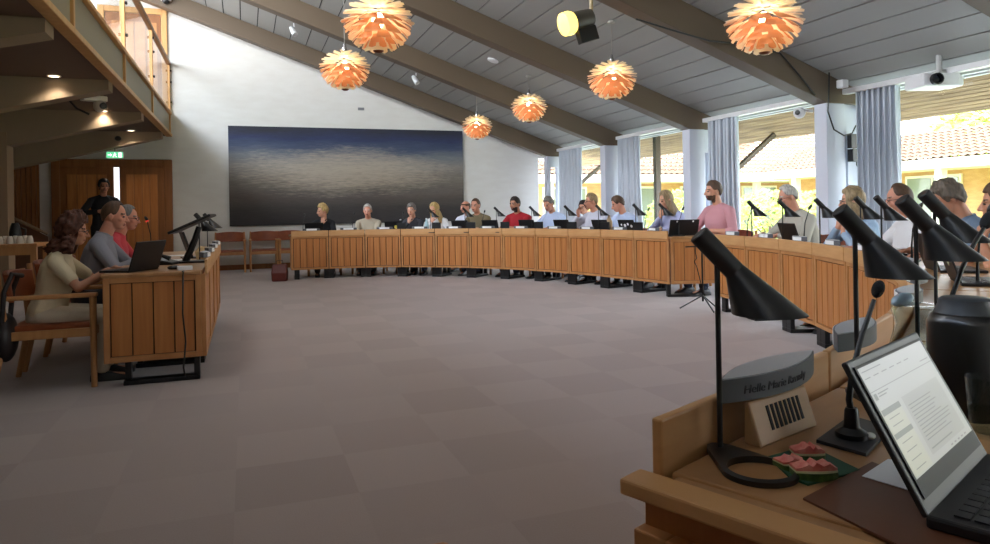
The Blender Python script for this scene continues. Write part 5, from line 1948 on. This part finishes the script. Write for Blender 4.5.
    for S_, E_, W2, a_, sd in arms:
        ell(q, S_, (.064 * k_,) * 3)
        if sleeve == 'long':
            cap_prim(q, S_, E_, .062 * k_, .051 * k_)
            cap_prim(q, E_, E_.lerp(W2, .90), .051 * k_, .038 * k_)
        elif sleeve == 'rolled':
            cap_prim(q, S_, E_, .062 * k_, .052 * k_)
            cap_prim(q, E_, E_.lerp(W2, .22), .052 * k_, .049 * k_)
        else:
            cap_prim(q, S_, S_.lerp(E_, .68), .066 * k_, .060 * k_)
    sh = remesh(q, 'shirt', [shirt], max(voxel, .009), 3)
    sh.parent = body
    if collar:
        rings = []
        cc = sp_(.495, .004)
        for z_, r_ in ((-.012, .074), (.035, .064), (.036, .058), (-.010, .066)):
            rings.append([cc + up * z_ + Vector((r_ * 1.08 * math.cos(a), 0, 0)) + fw * (r_ * .98 * math.sin(a)) + up * (-.030 * max(0, math.sin(a)) ** 3) for a in [2 * PI * i / 24 for i in range(24)]])
        MB().loft(rings, closed=True).build('collar', shirt, sh, smooth=60)
    q = MB()
    torso_loft(q, [(sp_(-.11), .11, .10, 0), (sp_(-.05), .168 * bw, .13 * bw, -lean), (sp_(.05), .172 * bw, .132 * bw, -lean), (sp_(.09), .150 * bw, .11 * bw, -lean)])
    for hp_, kn_, an_ in LG:
        cap_prim(q, hp_, kn_, .096 * bw, .070)
        cap_prim(q, kn_, an_ + Vector((0, 0, .02)), .068, .054)
    tr = remesh(q, 'trousers', [trousers], .011, 3)
    tr.parent = body
    if shoes:
        for hp_, kn_, an_ in LG:
            q = MB()
            x_, y_ = an_.x, an_.y
            rings = []
            for t_, w_, hh in ((-.085, .028, .05), (-.06, .037, .075), (0, .040, .085), (.06, .044, .065), (.13, .046, .045), (.175, .036, .035), (.195, .02, .025)):
                rings.append([(x_ - w_, y_ + t_, .002), (x_ + w_, y_ + t_, .002), (x_ + w_, y_ + t_, hh * .55), (x_ + w_ * .55, y_ + t_, hh), (x_ - w_ * .55, y_ + t_, hh), (x_ - w_, y_ + t_, hh * .55)])
            q.loft(rings)
            q.build('shoe', M_SHOE, body, smooth=60)
    if hair:
        hair_mesh(hair, Hm).build('hair', hm, body, smooth=180)
    if glasses:
        q = MB()
        for s in (-1, 1):
            c_ = Vector((s * .031, .098, .002))
            q.tube([H(c_ + Vector((.022 * math.cos(a), -.012 * abs(math.cos(a)) * (1 if math.cos(a) * s > 0 else 0), .016 * math.sin(a)))) for a in [2 * PI * i / 16 for i in range(17)]], .0022, 6)
            q.tube([H((s * .053, .088, .004)), H((s * .076, .05, .004)), H((s * .082, -.01, .002))], .002, 6)
        q.tube([H((-.009, .098, .004)), H((.009, .098, .004))], .002, 6)
        q.build('glasses', M_BLKP, body)
    body.location = loc
    body.rotation_euler = (0, 0, face)
    body.scale = (h,) * 3
    tag(body, label, 'person')
    return body, Hm
# ------------------------------------------------------------------ who sits where
def seat_head(px_x, units, back):
    best = None
    for u in units:
        for k in range(-10, 11):
            f_ = (k + 10) / 20
            n_ = (u.n0 * (1 - f_) + u.n1 * f_).normalized()
            p = u.p0.lerp(u.p1, f_) + n_ * back
            r_, d_ = p.x * CY - p.y * SY, p.x * SY + p.y * CY
            if d_ < .8:
                continue
            e_ = abs(PX0 + r_ / d_ * FPX - px_x)
            if best is None or e_ < best[0]:
                best = (e_, Vector((p.x, p.y)), n_)
    return best[1], best[2]
def put(label, px_x, px_top, T, face_dir, chair_label=None, chair_back=0.0, **kw):
    face = math.atan2(-face_dir[0], face_dir[1])
    body, Hm = person(label, (0, 0, 0), face, **kw)
    hp = Hm @ Vector((0, 0, 0))
    top = (Hm @ Vector((0, -.01, .118 + (kw.get('hair') or {}).get('vol', 0) * .8))).z
    d_ = T[0] * SY + T[1] * CY
    zt_ = EYE - sight(px_x, px_top)[1] * d_
    h = zt_ / top
    off = Matrix.Rotation(face, 3, 'Z') @ Vector((hp.x, hp.y, 0)) * h
    body.location = (T[0] - off.x, T[1] - off.y, 0)
    body.scale = (h,) * 3
    if chair_label:
        fwd = Vector((face_dir[0], face_dir[1], 0)).normalized()
        c_ = Vector(body.location) - fwd * (.06 + chair_back)
        dup(ch0, (c_.x, c_.y, 0), face, chair_label, scale=1.03)
    print('person', label[:40], 'h=%.2f' % h)
    return body
def put_row(label, px_x, px_top, units, back=.70, turn=0.0, **kw):
    T, n_ = seat_head(px_x, units, back)
    f_ = Matrix.Rotation(turn, 2) @ (-n_.to_2d())
    return put(label, px_x, px_top, T, f_, 'oak armchair behind the desks, under the ' + kw.pop('short'), **kw)
# arm poses in the sitter's frame
def chin(s, x=.03, y=.25, z=.955):
    return ((s * x, y, z), (s * .7, .5, -1), (-s * .15, -.12, 1), (0, -1, .1), .9)
def table(s, x=.14, y=.40, z=.80, curl=.5):
    return ((s * x, y, z), (s * .8, -.3, -.5), (-s * .45, 1, -.08), (0, 0, -1), curl)
def folded(s, z=.80):
    return ((-s * .06, .36 + .03 * s, z), (s * 1, .1, -.3), (-s * 1, .12, 0), (0, 0, -1), .5)

CL = {k: cloth(k, c) for k, c in dict(black=(26, 26, 30), beige=(178, 166, 146), navy=(48, 54, 84), white=(222, 222, 224), olive=(112, 100, 74), red=(168, 28, 40), sky=(186, 202, 232), pale=(206, 208, 222), lav=(178, 184, 220),
                                         pink=(206, 148, 156), cream=(214, 198, 164), grey=(140, 140, 150), coral=(206, 70, 82), steel=(104, 122, 142), ltblue=(160, 186, 214), cardigan=(176, 172, 160), darkgrey=(56, 56, 62), jeans=(58, 66, 88), khaki=(150, 140, 116), sand=(206, 192, 170)).items()}
HBL, HWH, HGR, HBR, HDK, HGB, HRD, HBK = hairm('blond', (208, 176, 112)), hairm('white', (206, 202, 194)), hairm('grey', (130, 124, 118)), hairm('brown', (92, 66, 46)), hairm('dark', (44, 34, 30)), hairm('greyblond', (166, 142, 106)), hairm('auburn', (98, 54, 36)), hairm('black', (20, 17, 16))
SHORT = dict(vol=.012, front=34, side=-2, back=-36, curl=.006)
BUZZ = dict(vol=.006, front=42, side=4, back=-34, curl=.002)
BALD = dict(vol=.008, front=18, side=4, back=-36, curl=.003, top=26)
def st(base, **k):
    d_ = dict(base)
    d_.update(k)
    return d_
LONG = dict(vol=.016, front=40, side=-8, back=-34, curl=.008, long=.26, flare=.02, freq=40)

A = put_row
A('person in black jacket with short blond hair, chin on hand, at the leftmost seat', 322, 203.5, UF[:3], short='blond person in black', yaw=1.15, pitch=.12, armR=chin(1), armL=folded(-1), shirt=CL['black'], trousers=CL['darkgrey'], hair=st(SHORT, vol=.024, curl=.012, side=-12, back=-42, seed=2), hm=HBL, gender='f')
A('white-haired man in a beige jacket over a blue shirt, facing us before the painting', 368.5, 204, UF[:4], short='white-haired man in beige', yaw=0, pitch=.12, armL=folded(-1), armR=folded(1), shirt=CL['beige'], trousers=CL['darkgrey'], sk=SK_RED, hair=st(SHORT, front=46), hm=HWH, build_=1.08)
A('grey-haired person in dark clothes with a hand at the mouth', 411.5, 203, UF[2:5], short='person with hand at mouth', yaw=.1, pitch=.2, armR=chin(1), armL=folded(-1), shirt=CL['darkgrey'], trousers=CL['black'], hair=st(SHORT, vol=.02, curl=.01, side=-8), hm=HGR, gender='f')
A('woman with long blond hair and white top bending to the left', 435, 202.5, UF[3:6], short='blonde woman in white', yaw=.35, pitch=.3, armR=chin(1), armL=table(-1), shirt=CL['white'], trousers=CL['navy'], hair=LONG, hm=HBL, gender='f', collar=False)
A('man in an olive shirt with short brown hair and ruddy face, arm across his front', 475, 198.5, UF[4:7], short='man in olive', yaw=.1, pitch=.1, lean=.2, armR=folded(1), armL=folded(-1), shirt=CL['olive'], sleeve='rolled', trousers=CL['jeans'], sk=SK_RED, hair=st(BUZZ, front=46), hm=HBR)
A('bald man with a pink face half hidden behind the man in olive', 465.5, 200.5, UF[4:7], back=1.5, short='bald man behind', yaw=.6, pitch=.1, shirt=CL['pale'], trousers=CL['darkgrey'], sk=SK_RED, hair=BALD, hm=HBR)
A('man in a bright red shirt with dark hair leaning on his folded arms', 515, 196.5, UF[5:8], short='man in red', yaw=.15, pitch=.14, lean=.2, armL=folded(-1), armR=folded(1), shirt=CL['red'], sleeve='short', trousers=CL['jeans'], sk=SK_TAN, hair=SHORT, hm=HDK, beard=True, build_=1.06)
A('man in a light blue shirt with greying dark hair looking down', 548.5, 196.5, UF[6:8], short='man in light blue', yaw=.1, pitch=.42, shirt=CL['sky'], trousers=CL['darkgrey'], sk=SK_RED, hair=SHORT, hm=HGR)
A('dark-haired person whose face is behind a desk lamp, left of the man in glasses', 568.5, 200.5, UF[7:9], short='dark-haired person', yaw=.0, pitch=.15, back=1.3, shirt=CL['pale'], trousers=CL['black'], hair=st(SHORT, vol=.02, side=-14), hm=HDK)
A('man with glasses in a pale open-collared shirt raising a hand beside his face', 591.5, 193, UF[7:10], short='man with raised hand', yaw=.55, pitch=.06, armR=((.20, .22, .98), (.9, .1, -.8), (-.1, -.1, 1), (-.9, 0, .2), .8), shirt=CL['pale'], trousers=CL['darkgrey'], sk=SK_RED, hair=SHORT, hm=HGB, glasses=True)
A('man in a pale blue shirt bowed over a laptop with white stickers', 617, 196, UF[8:11], short='bowed man in pale blue', yaw=.7, pitch=.42, lean=.2, shirt=CL['sky'], trousers=CL['darkgrey'], sk=SK_RED, hair=st(SHORT, front=40), hm=HBR)
A('woman with long fair hair in a lavender shirt in front of the bright window', 665.5, 190.5, UF[9:11], short='woman in lavender', yaw=.35, pitch=.3, armR=chin(1), shirt=CL['lav'], trousers=CL['jeans'], hair=st(LONG, long=.22), hm=HGB, gender='f', back=.85)
T = onX(713, 190, 6.08)
put('young bearded man in a pink shirt turned to the left by the curtain', 713, 180.5, T, (-.93, -.10), 'oak armchair under the young man in pink', yaw=.35, pitch=.05, lean=.05, armL=table(-1, y=.3, z=.74), armR=table(1, y=.3, z=.74), shirt=CL['pink'], sleeve='rolled', trousers=CL['jeans'], hair=st(SHORT, side=2, vol=.014), hm=HBR, beard=True, voxel=.007)
A('white-haired old man in a pale cardigan seen against the sunlit garden', 788, 185, UN[:4], short='white-haired man in cardigan', yaw=.25, pitch=.3, lean=.2, armR=table(1), armL=table(-1), shirt=CL['cardigan'], trousers=CL['khaki'], sk=SK_RED, hair=st(BUZZ, vol=.012, front=50, curl=.006), hm=HWH, build_=1.22, voxel=.007, glasses=True)
A('woman with shoulder-length grey-blond hair holding a hand to her mouth', 851, 186.5, UN[2:7], short='woman with grey-blond hair', yaw=.45, pitch=.1, armR=chin(1, .02, .27), armL=chin(-1, .05, .26, .90), shirt=CL['ltblue'], trousers=CL['jeans'], hair=st(LONG, vol=.02, long=.15, curl=.014, front=36), hm=HGB, gender='f', voxel=.007, glasses=True)
A('man with receding brown hair, glasses and white shirt left of the big curtain edge', 889, 184, UN[3:8], short='balding man in white', yaw=.3, pitch=.2, shirt=CL['white'], trousers=CL['darkgrey'], sk=SK_RED, hair=st(BUZZ, front=74, side=8, vol=.008), hm=HBR, glasses=True, voxel=.007)
A('man with thick grey-brown hair and steel blue shirt, head bent down', 935, 181.5, UN[4:9], short='man in steel blue', yaw=.25, pitch=.5, lean=.25, shirt=CL['steel'], trousers=CL['jeans'], sk=SK_TAN, hair=st(SHORT, vol=.018, curl=.016, seed=5, side=-16, back=-44, fine=1), hm=hairm('taupe', (112, 98, 84)), voxel=.007, build_=1.1)
A('person with brown hair and a hand at the cheek, cut by the right picture edge', 990, 182, UN[5:10], short='person at the right edge', yaw=.3, pitch=.1, armR=chin(1, .05, .24), armL=chin(-1, .04, .24, .93), shirt=CL['sand'], sleeve='short', trousers=CL['jeans'], sk=SK_TAN, hair=st(SHORT, vol=.018), hm=HBR, voxel=.007)

# the left desks
wz = .80
T = onY(74, 230, 5.85)
W1 = put('woman with auburn curly hair and cream top typing at the front left desk', 73, 212.5, T, (1, 0.02), None, lean=.22, yaw=-.1, pitch=.16, twist=0, armL=((-.10, .47, .87), (-.7, -.2, -.7), (.25, 1, -.1), (0, 0, -1), .5), armR=((.14, .45, .87), (.7, -.2, -.8), (-.2, 1, -.1), (0, 0, -1), .5),
         shirt=CL['cream'], sleeve='short', trousers=CL['sand'], sk=SK_TAN, hair=dict(vol=.034, front=30, side=-24, back=-40, curl=.034, freq=34, long=.15, flare=.06, open=62, seed=9, fine=1), hm=HRD, gender='f', voxel=.006, collar=False, glasses=True)
ch0.location = (W1.location.x + .08, W1.location.y, 0)
ch0.scale = (1.0,) * 3
T = onY(115, 225, 6.62)
put('balding man in a grey shirt at the left desks, seen in profile', 115, 201.5, T, (1, 0.0), 'oak armchair under the man in the grey shirt', lean=.20, yaw=.05, pitch=.15, shirt=CL['grey'], trousers=CL['darkgrey'], sk=SK_RED, hair=st(BUZZ, vol=.005, front=58, side=0), hm=HBR, voxel=.006, armL=table(-1, z=.82), armR=table(1, z=.82), build_=1.08)
T = onY(127.5, 215, 7.35)
put('man with glasses and coral shirt half hidden behind the man in grey', 127, 205, T, (1, 0), 'oak armchair under the man in the coral shirt', lean=.22, yaw=.0, pitch=.15, shirt=CL['coral'], trousers=CL['darkgrey'], sk=SK_RED, hair=st(BUZZ, front=52), hm=HGR, glasses=True, voxel=.007)
T = onY(104, 190, 14.4)
put('person in black with dark hair standing in front of the double door', 103, 178.5, T, (.35, -.94), None, stand=True, lean=.02, yaw=.0, pitch=.05, armL=((-.12, .22, 1.14), (-1, -.2, -.4), (1, .2, .1), (0, -1, 0), .5), armR=((.12, .24, 1.18), (1, -.2, -.4), (-1, .2, .1), (0, -1, 0), .5),
    shirt=CL['black'], trousers=CL['black'], sk=SK_TAN, hair=st(SHORT, vol=.02, side=-14), hm=HBK, voxel=.009)
